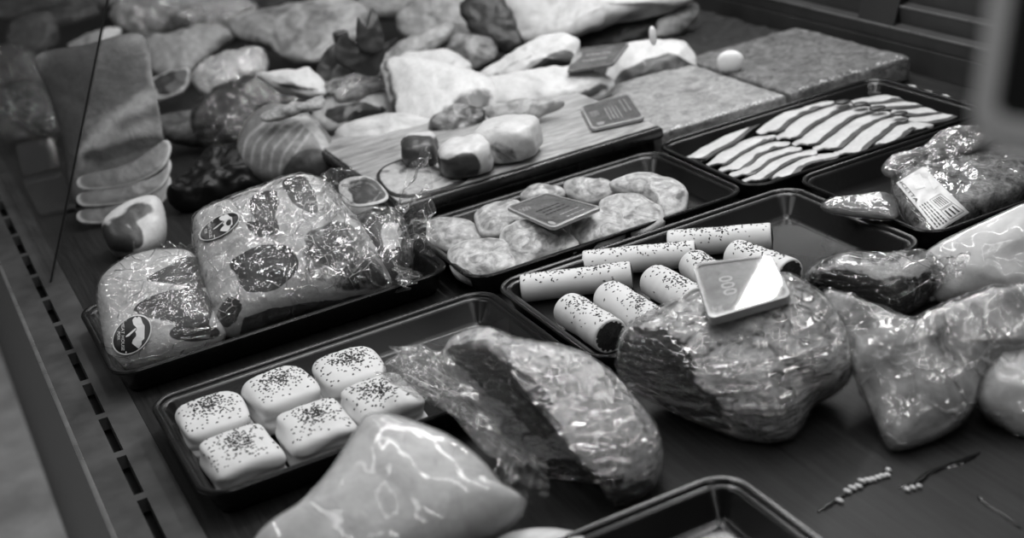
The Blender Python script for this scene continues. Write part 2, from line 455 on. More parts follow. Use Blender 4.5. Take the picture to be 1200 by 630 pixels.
counter = empty('display_counter', (.7, 1.7, -.87), 'dark refrigerated meat counter with slotted vent rail, grained front panel and glass pane', 'counter')
bm = bmesh.new(); box_bm(bm, .125, 1.345, .25, 4.6, -.03, 0.)
tag(obj('counter_top', bm, 'deck', smooth=False), 'dark grained counter top under the trays and bags', 'counter top')
# side rail with a row of air slots
ys = [.25]; pitch = .094
while ys[-1] < 4.5: ys += [ys[-1]+.082, ys[-1]+pitch]
bm = bmesh.new(); xs = (.056, .0850, .0945, .1245)
G = [[bm.verts.new((x, y, .0008)) for x in xs] for y in ys]
for i in range(len(ys)-1):
    for k in range(3):
        if k == 1 and i % 2 == 0: continue
        bm.faces.new((G[i][k], G[i][k+1], G[i+1][k+1], G[i+1][k]))
r_ = bmesh.ops.extrude_face_region(bm, geom=bm.faces[:])
bmesh.ops.translate(bm, verts=[v for v in r_['geom'] if isinstance(v, bmesh.types.BMVert)], vec=(0, 0, -.014))
rail = obj('vent_rail', bm, 'steel', counter, smooth=False)
bm = bmesh.new(); box_bm(bm, .083, .0965, .25, 4.6, -.026, -.018)
obj('air_duct', bm, 'slot', rail, smooth=False)
bm = bmesh.new()
vs = [bm.verts.new(p) for p in ((.056, .25, -.002), (.056, 4.6, -.002), (.044, 4.6, -.86), (.044, .25, -.86), (.08, .25, -.002), (.08, 4.6, -.002), (.08, 4.6, -.86), (.08, .25, -.86))]
for f in ((0, 1, 2, 3), (4, 7, 6, 5), (0, 4, 5, 1), (3, 2, 6, 7), (0, 3, 7, 4), (1, 5, 6, 2)): bm.faces.new([vs[i] for i in f])
obj('front_panel', bm, 'panel', counter, smooth=False)
bm = bmesh.new(); box_bm(bm, .053, .0575, .25, 4.6, -.004, .0022, .001)
obj('edge_trim', bm, 'edge', counter, smooth=False)
# rear wall, stepped
bm = bmesh.new()
box_bm(bm, 1.345, 1.40, .25, 4.6, -.03, .0375, .001)
box_bm(bm, 1.3475, 1.40, .25, 4.6, .0385, .0585, .001)
box_bm(bm, 1.372, 1.42, .25, 4.6, .0585, .084, .001)
box_bm(bm, 1.395, 1.45, .25, 4.6, .084, .13, .001)
box_bm(bm, 1.43, 1.50, .25, 4.6, .13, .45, .001)
rear = empty('rear_ledge', (1.4, 2.4, -.03), 'dark stepped steel ledge along the back of the counter, with edge highlights put in as pale strips', 'ledge')
obj('stepped_wall', bm, 'rear', rear, smooth=False)
for zz, xx in ((.0585, 1.3465), (.084, 1.371)):
    bm = bmesh.new(); box_bm(bm, xx, xx+.003, .25, 4.6, zz-.0014, zz+.0008)
    obj('edge_highlight', bm, 'edge', rear, smooth=False)  # lighter strips put in as the ledge's edge highlights
bm = bmesh.new()
pts = [(1.352, 1.668, .056), (1.352, 1.75, .056), (1.44, 1.80, .2), (1.44, 1.70, .2)]
a = [bm.verts.new(p) for p in pts]; b = [bm.verts.new((p[0]+.03, p[1]+.012, p[2])) for p in pts]
bm.faces.new(a); bm.faces.new(b[::-1])
for i in range(4): bm.faces.new((a[i], b[i], b[(i+1) % 4], a[(i+1) % 4]))
obj('support_bracket', bm, 'slot', rear, smooth=False)
# slanted pane; its upright edge is sealed in black
kx = .482
bm = bmesh.new()
def gp(y, z, t=0.): return Vector((.1025+kx*z+t, y, z))
q = [gp(1.80, .001), gp(4.5, .001), gp(4.5, .62), gp(1.80, .62)]
a = [bm.verts.new(p) for p in q]; b = [bm.verts.new(p+Vector((.004, 0, -.002))) for p in q]
bm.faces.new(a); bm.faces.new(b[::-1])
for i in range(4): bm.faces.new((a[i], b[i], b[(i+1) % 4], a[(i+1) % 4]))
pane = obj('glass_pane', bm, 'glass', counter, smooth=False)
bm = bmesh.new()
q = [gp(1.7985, .001), gp(1.8005, .001), gp(1.8005, .62), gp(1.7985, .62)]
a = [bm.verts.new(p) for p in q]; b = [bm.verts.new(p+Vector((.002, 0, -.001))) for p in q]
bm.faces.new(a); bm.faces.new(b[::-1])
for i in range(4): bm.faces.new((a[i], b[i], b[(i+1) % 4], a[(i+1) % 4]))
obj('black_seal', bm, 'slot', pane, smooth=False)

# ================================================================== TRAYS
def rrect(x0, x1, y0, y1, ins, rad, n=8):
    r = max(.004, rad-ins); out = []
    for cx, cy, a0 in ((x1-ins-r, y1-ins-r, 0), (x0+ins+r, y1-ins-r, 90), (x0+ins+r, y0+ins+r, 180), (x1-ins-r, y0+ins+r, 270)):
        for k in range(n+1):
            a = math.radians(a0+90*k/n); out.append((cx+r*math.cos(a), cy+r*math.sin(a)))
    return out
def tray(label, x0, x1, y0, y1, h=.032, z0=0., group='black plastic meat trays'):
    prof = [(.020, 0.), (.014, .004), (.006, h-.006), (.0005, h-.004), (0., h-.0015), (.0012, h), (.0045, h), (.0062, h-.0012), (.0072, h-.0035), (.0105, h-.0040), (.0125, h-.006), (.0215, .0075), (.0255, .0042), (.03, .0036)]
    bm = bmesh.new(); rows = []
    for ins, z in prof: rows.append([bm.verts.new((a, b, z0+z)) for a, b in rrect(x0, x1, y0, y1, ins, .030)])
    n = len(rows[0])
    for a, b in zip(rows, rows[1:]):
        for j in range(n): bm.faces.new((a[j], a[(j+1) % n], b[(j+1) % n], b[j]))
    bm.faces.new(rows[0][::-1]); bm.faces.new(rows[-1])
    return tag(obj('meat_tray', bm, 'tray'), label, 'tray', group)
tray('black plastic tray holding six seeded pastry parcels', .130, .505, 1.083, 1.311)
tray('black plastic tray holding the two bagged joints with round stickers', .112, .498, 1.383, 1.605)
tray('black plastic tray filled with raw pork chops', .500, .862, 1.333, 1.550)
tray('black plastic tray of seeded pastry rolls, empty at its right end', .512, .907, 1.073, 1.315)
tray('black plastic tray filled with overlapping bacon rashers', .868, 1.236, 1.335, 1.566)
tray('black plastic tray under the labelled packet of cured meat', .918, 1.31, 1.085, 1.328)
tray('empty black plastic tray at the bottom edge of the picture', .125, .505, .60, .846)
FL = .0036    # tray floor height

# ================================================================== PASTRY PARCELS
def parcel(label, x, y, w, d, h, yaw, seed):
    e = empty('pastry_parcel', (x, y, FL), label, 'pastry', 'seeded square pastry parcels')
    rnd = random.Random(seed)
    rot = Matrix.Rotation(math.radians(yaw), 3, 'Z')
    bm = bmesh.new(); bmesh.ops.create_cube(bm, size=2.)
    bmesh.ops.subdivide_edges(bm, edges=bm.edges, cuts=26, use_grid_fill=True)
    top = []
    ph = rnd.uniform(-1, 1)
    for v in bm.verts:
        t = v.co.copy()
        k = 5.6
        nn = (abs(t.x)**k+abs(t.y)**k+abs(t.z)**k)**(1/k); t = t/nn*1.0
        if t.z > 0: t.z *= 1-.13*(t.x**2+t.y**2)*.6
        P = Vector((t.x*w/2, t.y*d/2, (t.z+1)*h/2))
        P.x *= 1.04-.10*P.z/h; P.y *= 1.04-.10*P.z/h
        # the folded-over flap along the near side
        zc = h*(.60+.16*t.x*ph+.06*math.sin(t.x*3+seed))
        if t.y < -.45:
            s = (P.z-zc)/(h*.05)
            P.y -= .0052*(1/(1+math.exp(-max(-20, min(20, s)))))*min(1, (-.45-t.y)*3)
            P.z -= 0
        zc2 = h*(.42-.10*t.x*ph)
        if t.y < -.5 and abs(P.z-zc2) < .005: P.y += .0026*(1-abs(P.z-zc2)/.005)
        if t.x < -.5 or t.x > .5:
            P.x += .0012*math.sin(P.z*300+t.y*2+seed)*(1 if t.x > 0 else -1)
        P += Vector((0, 0, 1))*.0012*fr(P, 40, seed)
        v.co = rot @ P+Vector((x, y, FL))
    b = obj('pastry_case', bm, 'dough', e)
    tree = bvh_of(b)
    bm = bmesh.new(); c0 = Vector((rnd.uniform(-.1, .1), rnd.uniform(-.1, .15)))
    made = 0
    while made < 270:
        if rnd.random() < .72: u, v_ = rnd.gauss(c0.x, .30), rnd.gauss(c0.y, .30)
        else: u, v_ = rnd.uniform(-.93, .93), rnd.uniform(-.95, .9)
        if abs(u) > .95 or abs(v_) > .97: continue
        p = rot @ Vector((u*w/2*.97, v_*d/2*.97, 0))
        loc, nor, i, dd = tree.ray_cast(Vector((x+p.x, y+p.y, .2)), Vector((0, 0, -1)))
        if loc is None: continue
        s = rnd.uniform(.0007, .0013); an = rnd.uniform(0, PI)
        ax = Vector((math.cos(an), math.sin(an), 0)); ay = nor.cross(ax).normalized(); ax = ay.cross(nor).normalized()
        vs = [bm.verts.new(loc+q_) for q_ in (ax*s*1.5, ay*s, -ax*s*1.5, -ay*s, nor*s*.9, -nor*s*.3)]
        for a_, b_ in ((0, 1), (1, 2), (2, 3), (3, 0)):
            bm.faces.new((vs[a_], vs[b_], vs[4])); bm.faces.new((vs[b_], vs[a_], vs[5]))
        made += 1
    obj('poppy_seeds', bm, 'seed', e, smooth=False, kind='stuff')
PX = [('seeded pastry parcel at the back left of the six', (247, 478), 0, -3), ('seeded pastry parcel at the front left of the six, next to the side rail', (279, 520), 0, 2),
      ('seeded pastry parcel in the middle of the back row of the six', (327, 449), 0, 3), ('seeded pastry parcel in the middle of the front row of the six', (367, 488), 0, -2),
      ('seeded pastry parcel at the back right of the six', (408, 425), 0, -4), ('seeded pastry parcel at the front right of the six, touched by a bag end', (444, 459), 0, 2)]
for i, (lb, p_, yy, yw) in enumerate(PX):
    w_ = at(p_[0], p_[1], FL+.037)
    parcel(lb, w_.x, w_.y, .066, .074, .039+.001*(i % 3), yw, 11+i*3)

# ================================================================== SEEDED ROLLS
def roll(label, a, b, rad, seed, base=FL, group='seeded pastry rolls'):
    r = rad
    A = at(a[0], a[1], base+r); B = at(b[0], b[1], base+r)
    ax = (B-A); Ln = ax.length; ax.normalize()
    sd = UP.cross(ax).normalized()
    e = empty('pastry_roll', ((A.x+B.x)/2, (A.y+B.y)/2, base), label, 'pastry', group)
    rnd = random.Random(seed)
    bm = bmesh.new(); nu, nv = 40, 36
    rows = []
    def P(u, th, rr):
        c = A+ax*(u*Ln)
        w = 1+.05*noise.noise(Vector((u*3, seed, 0)))+.03*noise.noise(Vector((u*9, seed, th)))
        q = c+sd*(math.cos(th)*rr*1.08*w)+UP*(math.sin(th)*rr*w)
        if q.z < base: q.z = base
        return q
    prof = [(0., .80), (0., .90), (.008, .97)]+[(.008+.984*k/nu, 1.) for k in range(1, nu)]+[(.992, .98), (1., .93), (1., .80)]
    for u, k in prof: rows.append([bm.verts.new(P(u, 2*PI*j/nv, r*k)) for j in range(nv)])
    for a_, b_ in zip(rows, rows[1:]):
        for j in range(nv): bm.faces.new((a_[j], a_[(j+1) % nv], b_[(j+1) % nv], b_[j]))
    body = obj('pastry_case', bm, 'dough', e)
    for u0, sg in ((0., -1), (1., 1)):
        bm = bmesh.new()
        rr = [[bm.verts.new(P(u0, 2*PI*j/nv, r*.88*k)+ax*sg*(.002*(1-k)+.0012*noise.noise(Vector((j*1.1, k*7, seed))))) for j in range(nv)] for k in (1., .75, .5, .25)]
        cv = bm.verts.new(A+ax*(u0*Ln+sg*.002))
        for a_, b_ in zip(rr, rr[1:]):
            for j in range(nv): bm.faces.new((a_[j], a_[(j+1) % nv], b_[(j+1) % nv], b_[j]))
        for j in range(nv): bm.faces.new((rr[-1][j], rr[-1][(j+1) % nv], cv))
        obj('mince_filling', bm, 'filling', e)
    tree = bvh_of(body); bm = bmesh.new(); made = 0; cl = [rnd.uniform(.2, .8) for _ in range(3)]
    N_ = int(45+Ln*900)
    while made < N_:
        u = rnd.uniform(.03, .97) if rnd.random() < .5 else rnd.gauss(rnd.choice(cl), .10)
        if not .03 < u < .97: continue
        th = PI/2+rnd.gauss(0, .48)
        c = A+ax*(u*Ln); d = sd*math.cos(th)+UP*math.sin(th)
        loc, nor, i, dd = tree.ray_cast(c+d*.1, -d)
        if loc is None: continue
        s = rnd.uniform(.0007, .0013); an = rnd.uniform(0, PI)
        t1 = (ax*math.cos(an)+sd*math.sin(an)); ay = nor.cross(t1).normalized(); t1 = ay.cross(nor)
        vs = [bm.verts.new(loc+q_) for q_ in (t1*s*1.7, ay*s*.8, -t1*s*1.7, -ay*s*.8, nor*s*.8, -nor*s*.3)]
        for a_, b_ in ((0, 1), (1, 2), (2, 3), (3, 0)):
            bm.faces.new((vs[a_], vs[b_], vs[4])); bm.faces.new((vs[b_], vs[a_], vs[5]))
        made += 1
    obj('poppy_seeds', bm, 'seed', e, smooth=False, kind='stuff')
roll('long seeded pastry roll nearest the left corner of its tray', (611, 338), (740, 322), .0150, 1)
roll('long seeded pastry roll second from the left, along the back of the tray', (684, 309), (815, 297), .0148, 2)
roll('long seeded pastry roll farthest right along the back of the tray', (783, 286), (904, 277), .0155, 3)
roll('short seeded pastry roll nearest the camera, dark filling showing', (667, 362), (716, 394), .0180, 4)
roll('short seeded pastry roll second from the front left, beside the one with dark filling', (713, 347), (772, 384), .0178, 5)
roll('short seeded pastry roll left of the price tag, heavily seeded on top', (767, 328), (816, 356), .0178, 6)
roll('short seeded pastry roll mostly hidden behind the top left corner of the price tag', (812, 309), (845, 332), .0165, 7)
roll('short seeded pastry roll behind the price tag, its dark end facing right', (862, 298), (926, 322), .0172, 8)

# ================================================================== PORK CHOPS IN THE TRAY
def zp(pts, sc, ox, oy): return [(ox+a*sc, oy+b*sc) for a, b in pts]
chops = [
 ('pork chop at the far left of the chop tray, behind the bag end', [(52, 228), (70, 210), (120, 203), (195, 213), (232, 255), (190, 290), (120, 300), (60, 275)], .026),
 ('marbled pork chop at the front left corner of the chop tray', [(122, 300), (170, 276), (262, 268), (330, 288), (338, 330), (318, 372), (230, 395), (160, 392), (122, 350)], .026),
 ('pork chop left of the tray price tag, standing on edge', [(200, 190), (255, 158), (330, 148), (365, 185), (345, 228), (285, 262), (225, 252)], .034),
 ('pork chop in front of the tray price tag', [(275, 262), (315, 218), (400, 208), (500, 248), (527, 290), (500, 312), (430, 322), (345, 362), (322, 330)], .030),
 ('small pork chop at the back behind the tray price tag', [(345, 130), (400, 100), (455, 104), (485, 130), (440, 155), (370, 152)], .030),
 ('pork chop at the back edge, second from the right', [(478, 98), (535, 80), (605, 84), (648, 116), (622, 142), (555, 152), (498, 130)], .032),
 ('pork chop right of the tray price tag, cut edge towards the front', [(500, 222), (550, 184), (640, 170), (668, 215), (666, 256), (600, 290), (535, 288)], .030),
 ('large pork chop second from the right end of the front row', [(585, 152), (660, 128), (735, 138), (788, 180), (786, 226), (725, 252), (668, 250), (610, 205)], .032),
 ('thick pork chop at the right end of the chop tray', [(618, 97), (700, 64), (780, 68), (848, 98), (864, 150), (842, 188), (792, 204), (745, 150), (670, 130)], .034)]
for i, (lb, pts, zc) in enumerate(chops):
    px = zp(pts, .3778, 480, 180)
    cx, cy = sum(a for a, b in px)/len(px), sum(b for a, b in px)/len(px)
    o = pillow('pork_chop', px, 'chop', None, FL, zc, .30, .010, .022, .0035, 34, 40+i, [], .46, 8, (.84, .98, .95), p=3.2, M_=72, K=16, wob=.002)
    tag(o, lb, 'chop', 'raw pork chops in the black tray')

# ================================================================== PRICE TAGS
def price_tag(label, quad, zs, lines, th=.003, card='cardgrey', rim='rimclear', name='price_tag', oval=None, group='price tags'):
    """quad: picture points of top-left, top-right, bottom-right, bottom-left; zs their heights"""
    Q = [at(a, b, z) for (a, b), z in zip(quad, zs)]
    nrm = ((Q[1]-Q[0]).cross(Q[3]-Q[0])).normalized()
    if nrm.z < 0: nrm = -nrm
    c = sum(Q, Vector())/4
    Q = [q_-nrm*((q_-c).dot(nrm)) for q_ in Q]
    e = empty(name, c, label, 'price tag', group)
    def bil(u, v, h=0.): return Q[0].lerp(Q[1], u).lerp(Q[3].lerp(Q[2], u), v)+nrm*h
    def rr(ins, r=.09, n=6):
        out = []
        for cx, cy, a0 in ((1-ins-r, 1-ins-r, 0), (ins+r, 1-ins-r, 90), (ins+r, ins+r, 180), (1-ins-r, ins+r, 270)):
            for k in range(n+1):
                a = math.radians(a0+90*k/n); out.append((cx+r*math.cos(a), cy+r*math.sin(a)))
        return out
    def plate(ins, h0, h1):
        bm = bmesh.new(); o = rr(ins)
        a = [bm.verts.new(bil(u, v, h0)) for u, v in o]; b = [bm.verts.new(bil(u, v, h1)) for u, v in o]
        bm.faces.new(a[::-1]); bm.faces.new(b)
        for j in range(len(o)): bm.faces.new((a[j], a[(j+1) % len(o)], b[(j+1) % len(o)], b[j]))
        return bm
    obj('card', plate(.05, -.0006, .0002), card, e, smooth=False)
    # raised clear rim
    bm = bmesh.new(); o1, o2 = rr(.0), rr(.055, .07); rows = []
    for o, h in ((o1, -th), (o1, .0007), (o2, .0010), (o2, -th*.5)): rows.append([bm.verts.new(bil(u, v, h)) for u, v in o])
    n = len(o1)
    for a, b in zip(rows, rows[1:]):
        for j in range(n): bm.faces.new((a[j], a[(j+1) % n], b[(j+1) % n], b[j]))
    obj('holder_rim', bm, rim, e, smooth=False)
    for s, u0, v0, du, dv, rot, mt in lines:
        cr, sr = math.cos(rot), math.sin(rot)
        def fn(a, b): 
            a2, b2 = a*du, b*dv
            return bil(u0+a2*cr-b2*sr, v0-(a2*sr+b2*cr), .0005)
        obj('printed_text', bars_bm(int(s[1:]), fn, int(u0*50)) if s[0] == '#' else text_bm(s, fn), mt, e, smooth=False)
    if oval:
        bm = bmesh.new(); u0, v0, a, b = oval
        bm.faces.new([bm.verts.new(bil(u0+a*math.cos(2*PI*k/20), v0-b*math.sin(2*PI*k/20), .0006)) for k in range(20)])
        obj('oval_mark', bm, 'white', e, smooth=False)
    obj('clear_cover', plate(.03, .0011, .0016), 'sleeve', e, smooth=False)
    return e
price_tag('price tag lying on the raw chops in the black tray', [(640, 226), (706, 243), (648, 268), (592, 243)], (.056, .056, .056, .056),
          [('600', .24, .80, .16, .16, -PI/2, 'white'), ('#3', .52, .50, .26, .10, -PI/2, 'ink'), ('#2', .80, .40, .2, .06, -PI/2, 'paper2')], oval=(.86, .88, .07, .04))
price_tag('price tag at the right corner of the pale platter', [(680, 125), (737, 110), (756, 138), (694, 152)], (.060, .060, .060, .060),
          [('85', .18, .42, .22, .22, -PI/2, 'white'), ('#4', .52, .55, .24, .12, -PI/2, 'paper2'), ('#2', .80, .40, .25, .05, -PI/2, 'white')], card='cardgrey', oval=(.20, .84, .08, .06))
price_tag('plain dark grey tag leaning between belly slab and loin', [(676, 57), (738, 50), (718, 76), (664, 84)], (.090, .092, .085, .083),
          [('#2', .5, .5, .25, .14, 0, 'paper2')], card='cardgrey', rim='cardgrey')
price_tag('dark tag standing by the glass at the left, upper of two', [(18, 170), (62, 160), (72, 196), (27, 207)], (.062, .062, .018, .018), [], card='carddark', rim='carddark')
price_tag('dark tag lying by the glass at the left, lower of two', [(24, 210), (72, 200), (90, 243), (46, 252)], (.008, .008, .006, .006), [], card='carddark', rim='carddark')

# ================================================================== BACON
def rasher(label, pts, w, seed, z0, flip=1, tiltz=-.004, group='bacon rashers in the black tray', wave=.002):
    P = [at(a, b, z0) for a, b in pts]
    # smooth path
    path = []
    k = len(P)
    for i in range(k-1):
        p0, p1, p2, p3 = P[max(0, i-1)], P[i], P[i+1], P[min(k-1, i+2)]
        for j in range(12):
            t = j/12
            path.append(.5*((2*p1)+(p2-p0)*t+(2*p0-5*p1+4*p2-p3)*t*t+(3*p1-p0-3*p2+p3)*t**3))
    path.append(P[-1]); n = len(path); nv = 14
    bm = bmesh.new(); ly = bm.verts.layers.float.new('fat'); rows = [[], []]
    for i in range(n):
        u = i/(n-1); tg = (path[min(n-1, i+1)]-path[max(0, i-1)]).normalized(); sd = UP.cross(tg).normalized()*flip
        ww = w*(1+.12*noise.noise(Vector((u*3, seed, 1))))*min(1., .55+8*u, .55+6*(1-u))
        for side in (0, 1):
            r = []
            for j in range(nv+1):
                v = j/nv
                q_ = path[i]+sd*(v-.5)*ww+UP*(tiltz*(.5-v)+wave*noise.noise(Vector((u*6, v*2, seed)))+.002*math.sin(PI*v)-(.003 if side else 0))
                if q_.z < FL: q_.z = FL+(0 if side else .0008)
                bv = bm.verts.new(q_)
                d = .82+.10*noise.noise(Vector((u*7, seed, 0)))
                bv[ly] = max(0, min(1, .5+(d-v)*9)) if side == 0 else .1
                if abs(v-.42-.1*noise.noise(Vector((u*4, seed, 5)))) < .05 and seed % 3 == 0: bv[ly] *= .7
                r.append(bv)
            rows[side].append(r)
    a, b = rows
    for i in range(n-1):
        for j in range(nv):
            bm.faces.new((a[i][j], a[i+1][j], a[i+1][j+1], a[i][j+1])); bm.faces.new((b[i][j], b[i][j+1], b[i+1][j+1], b[i+1][j]))
        for j in (0, nv): bm.faces.new((a[i][j], b[i][j], b[i+1][j], a[i+1][j]))
    for i in (0, n-1):
        for j in range(nv): bm.faces.new((a[i][j], a[i][j+1], b[i][j+1], b[i][j]))
    return tag(obj('bacon_rasher', bm, 'bacon'), label, 'bacon', group)
def B_(pts): return zp(pts, .3167, 780, 60)
ORD = ['first', 'second', 'third', 'fourth', 'fifth', 'sixth', 'seventh']
near = [[(100, 398), (200, 345), (300, 275), (400, 235)], [(185, 420), (265, 365), (350, 325), (410, 318)], [(235, 442), (310, 385), (390, 350), (460, 345)],
        [(275, 462), (350, 405), (430, 372), (500, 360)], [(320, 480), (400, 420), (480, 385), (560, 375)], [(420, 468), (480, 420), (560, 395), (640, 385)]]
mid = [[(380, 300), (440, 245), (530, 205), (620, 190)], [(445, 322), (520, 262), (610, 215), (690, 200)], [(510, 345), (590, 285), (670, 235), (760, 212)],
       [(590, 362), (660, 305), (740, 255), (820, 228)], [(665, 380), (740, 320), (810, 265), (890, 250)], [(800, 345), (850, 300), (900, 275), (960, 285)]]
far = [[(620, 175), (680, 145), (790, 138), (920, 142)], [(690, 192), (790, 178), (890, 165), (980, 152)], [(760, 208), (870, 195), (960, 185), (1030, 165)],
       [(840, 222), (940, 222), (1020, 208), (1060, 182)], [(900, 258), (980, 250), (1050, 230), (1090, 208)]]
for rn, rows_, z in (('far', far, .016), ('middle', mid, .022), ('near', near, .018)):
    for i, p_ in enumerate(rows_):
        rasher('bacon rasher with dark edge, %s from the left in the %s row' % (ORD[i], rn), B_(p_), {'far': .046, 'middle': .040, 'near': .036}[rn], i*5+len(rn), z-.0006*i, flip=-1)
rasher('long bacon rasher lying behind the others along the far rim', B_([(160, 385), (260, 320), (330, 270), (420, 225), (540, 200)]), .034, 3, .012, flip=-1)
for i, (a, b) in enumerate(((655, 188), (722, 196), (784, 210), (866, 230))):
    P = at(*B_([(a, b)])[0], .031)
    s = scale_at(P)
    o = lump('lean_disc', *B_([(a, b)])[0], 20, 14, 5, 'dark', None, .0275, 0, 2.2, 8, .0006, 60, i)
    tag(o, 'dark lean nugget on the bacon, %s from the left' % ORD[i], 'meat', 'dark nuggets on the bacon')

# ================================================================== PLATTER, CURED SLABS
def block(name, x0, x1, y0, y1, z0, z1, mat, parent=None, bev=.004, amp=.0015, fq=40, seed=0, cuts=26):
    bm = bmesh.new(); bmesh.ops.create_cube(bm, size=2.)
    bmesh.ops.subdivide_edges(bm, edges=bm.edges, cuts=cuts, use_grid_fill=True)
    hx, hy, hz = (x1-x0)/2, (y1-y0)/2, (z1-z0)/2
    for v in bm.verts:
        P = Vector((v.co.x*hx, v.co.y*hy, v.co.z*hz))
        q_ = Vector((max(-hx+bev, min(hx-bev, P.x)), max(-hy+bev, min(hy-bev, P.y)), max(-hz+bev, min(hz-bev, P.z))))
        d = P-q_
        if d.length > 1e-9: P = q_+d.normalized()*bev
        P += Vector(((x0+x1)/2, (y0+y1)/2, (z0+z1)/2))
        a = amp*fr(P, fq, seed)
        if v.co.z > -.9: P.z += a; P.y -= a*.7
        v.co = P
    return obj(name, bm, mat, parent)
pl = empty('serving_platter', (.70, 1.71, 0), 'dark thick platter with pale greasy top behind the chop tray', 'platter')
bm = bmesh.new(); box_bm(bm, .515, .878, 1.575, 1.90, 0., .036, .004); obj('platter_base', bm, 'tray2', pl)
bm = bmesh.new(); box_bm(bm, .505, .886, 1.562, 1.91, .036, .052, .005, 3); obj('platter_lip', bm, 'tray2', pl)
bm = bmesh.new(); box_bm(bm, .511, .880, 1.569, 1.905, .0515, .0545, .001); obj('greasy_top', bm, 'grease', pl)
tag(block('cured_slab', .893, 1.098, 1.585, 1.84, 0., .036, 'crustpale', None, .005, .0022, 70, 1), 'pale salted slab of cured meat behind the bacon tray', 'meat', 'cured slabs behind the bacon')
tag(block('cured_slab', 1.104, 1.316, 1.585, 1.86, 0., .038, 'crust', None, .007, .0025, 70, 2), 'darker crusted slab of cured meat beside the rear wall', 'meat', 'cured slabs behind the bacon')
tag(block('cured_slab', 1.00, 1.325, 1.87, 2.17, 0., .020, 'crustdark', None, .006, .004, 60, 3), 'black spice crusted slab at the back against the rear wall', 'meat', 'cured slabs behind the bacon')
for o_, (x0, x1, y0, z1, nn) in zip([o for o in C.objects if o.name.startswith('cured_slab')], ((.893, 1.098, 1.585, .036, 70), (1.104, 1.316, 1.585, .038, 34))):
    rnd = random.Random(nn); bm = bmesh.new()
    for k in range(nn):
        x = rnd.uniform(x0+.004, x1-.004); y = y0+abs(rnd.gauss(.002, .004)); r = rnd.uniform(.0008, .0022)
        q_ = bmesh.ops.create_icosphere(bm, subdivisions=1, radius=r, matrix=Matrix.Translation((x, y, z1-.0005)))
    obj('salt_grains', bm, 'bead', o_, kind='stuff')
tag(lump('glint_disc', 856, 72, 32, 14, 27, 'glint', None, .036, -10, 2.2, 8, 0), 'white oval shape standing in for a lamp reflection on the cured slabs', 'highlight')  # white solid standing in for a lamp reflection
tag(lump('glint_disc', 765, 42, 9, 8, 24, 'glint', None, .098, 0, 2.2, 8, 0), 'narrow white marker standing in for a lamp reflection behind the loin joint', 'highlight')  # narrow solid standing in for another lamp reflection

# ================================================================== FREE PIECES
def zc_for(px, base, tilt, ctr=None):
    """height of the tilted plane at which the lowest outline point just rests on `base`"""
    cx, cy = ctr or (sum(a for a, b in px)/len(px), sum(b for a, b in px)/len(px))
    lo, hi = base-.02, .5
    for _ in range(30):
        z = (lo+hi)/2; c = at(cx, cy, z); n = (UP*(1-tilt)+(CAM-c).normalized()*tilt).normalized()
        if min(on_plane(a, b, c, n).z for a, b in px) > base+.004: hi = z
        else: lo = z
    return hi
def piece(name, label, cat, px, mat, base=0., tilt=.5, tf=.022, tb=.03, group=None, fm=None, fa=.0025, ff=30., fs=(1, 1, 1), body='meat', zc=None, **kw):
    cx_ = sum(a for a, b in px)/len(px); cy_ = sum(b for a, b in px)/len(px)
    grow = kw.pop('grow', 1.11)
    if cy_ < 160 and name not in ('pork_slab', 'meat_slice'):
        px = [(cx_+(a-cx_)*grow, cy_+(b-cy_)*grow) for a, b in px]; kw.setdefault('amp', .0045); kw.setdefault('wob', .005)
    z = zc if zc is not None else zc_for(px, base, tilt, kw.get('ctr'))
    if fm:
        e, b, f = wrapped(name, label, cat, px, mat, fm, fa*(.8 if fm in ('filmx', 'baggy') else .12 if fm == 'milky' else .45), ff*1.3, fs, group, body, base=base, zc=z, tilt=tilt, tf=tf, tb=tb, **kw)
        return e, b, f
    return tag(pillow(name, px, mat, None, base, z, tilt, tf, tb, **kw), label, cat, group)

# --- loin pieces on the platter
def loin(label, px, py, w, d, h, yaw, seed, patches, base=.0545):
    return tag(lump('loin_piece', px, py, w, d, h, 'clean', None, base, yaw, 3.4, 16, .004, 30, seed, None, patches, 1., 9.), label, 'meat', 'thick loin pieces on the platter')
loin('dark sided loin piece at the left of the three on the platter', 492, 176, 44, 60, 38, 0, 1, [([(470, 166), (514, 160), (514, 200), (470, 200)], .02)])
loin('round loin piece with pale rind, front of the three on the platter', 545, 184, 64, 62, 42, 8, 2, [([(516, 172), (530, 163), (552, 162), (566, 170), (556, 179), (530, 182)], .72), ([(508, 186), (530, 184), (557, 180), (557, 212), (508, 212)], .05)])
loin('loin piece with a broad pale rind, right of the three on the platter', 594, 163, 78, 72, 46, -12, 3, [([(562, 152), (585, 146), (608, 153), (598, 164), (575, 166)], .66), ([(575, 168), (602, 166), (608, 192), (580, 194)], .45)])
piece('meat_slice', 'thin oval slice with a dark rind at the front left of the platter', 'meat', [(441, 206), (455, 192), (488, 184), (530, 196), (548, 209), (522, 221), (482, 231), (455, 226)], 'mix', .0545, .05, .003, .004, 'thin slices by the platter', zc=.058, default=.55, rimfat=(.90, .97, .1), amp=.001)
piece('meat_slice', 'round slice with a bone ring behind the big bag, upper one', 'meat', [(398, 214), (420, 206), (440, 212), (455, 228), (448, 238), (420, 243), (402, 235)], 'mix', .05, .25, .004, .006, 'thin slices by the platter', default=.5, rimfat=(.88, .96, 1), patches=[([(412, 222), (430, 218), (438, 228), (420, 234)], -.2)])
piece('meat_slice', 'pale slice lying under the round slice behind the big bag', 'meat', [(390, 232), (420, 240), (455, 234), (470, 240), (450, 252), (415, 258), (395, 250)], 'mix', .02, .25, .006, .02, 'thin slices by the platter', default=.8)

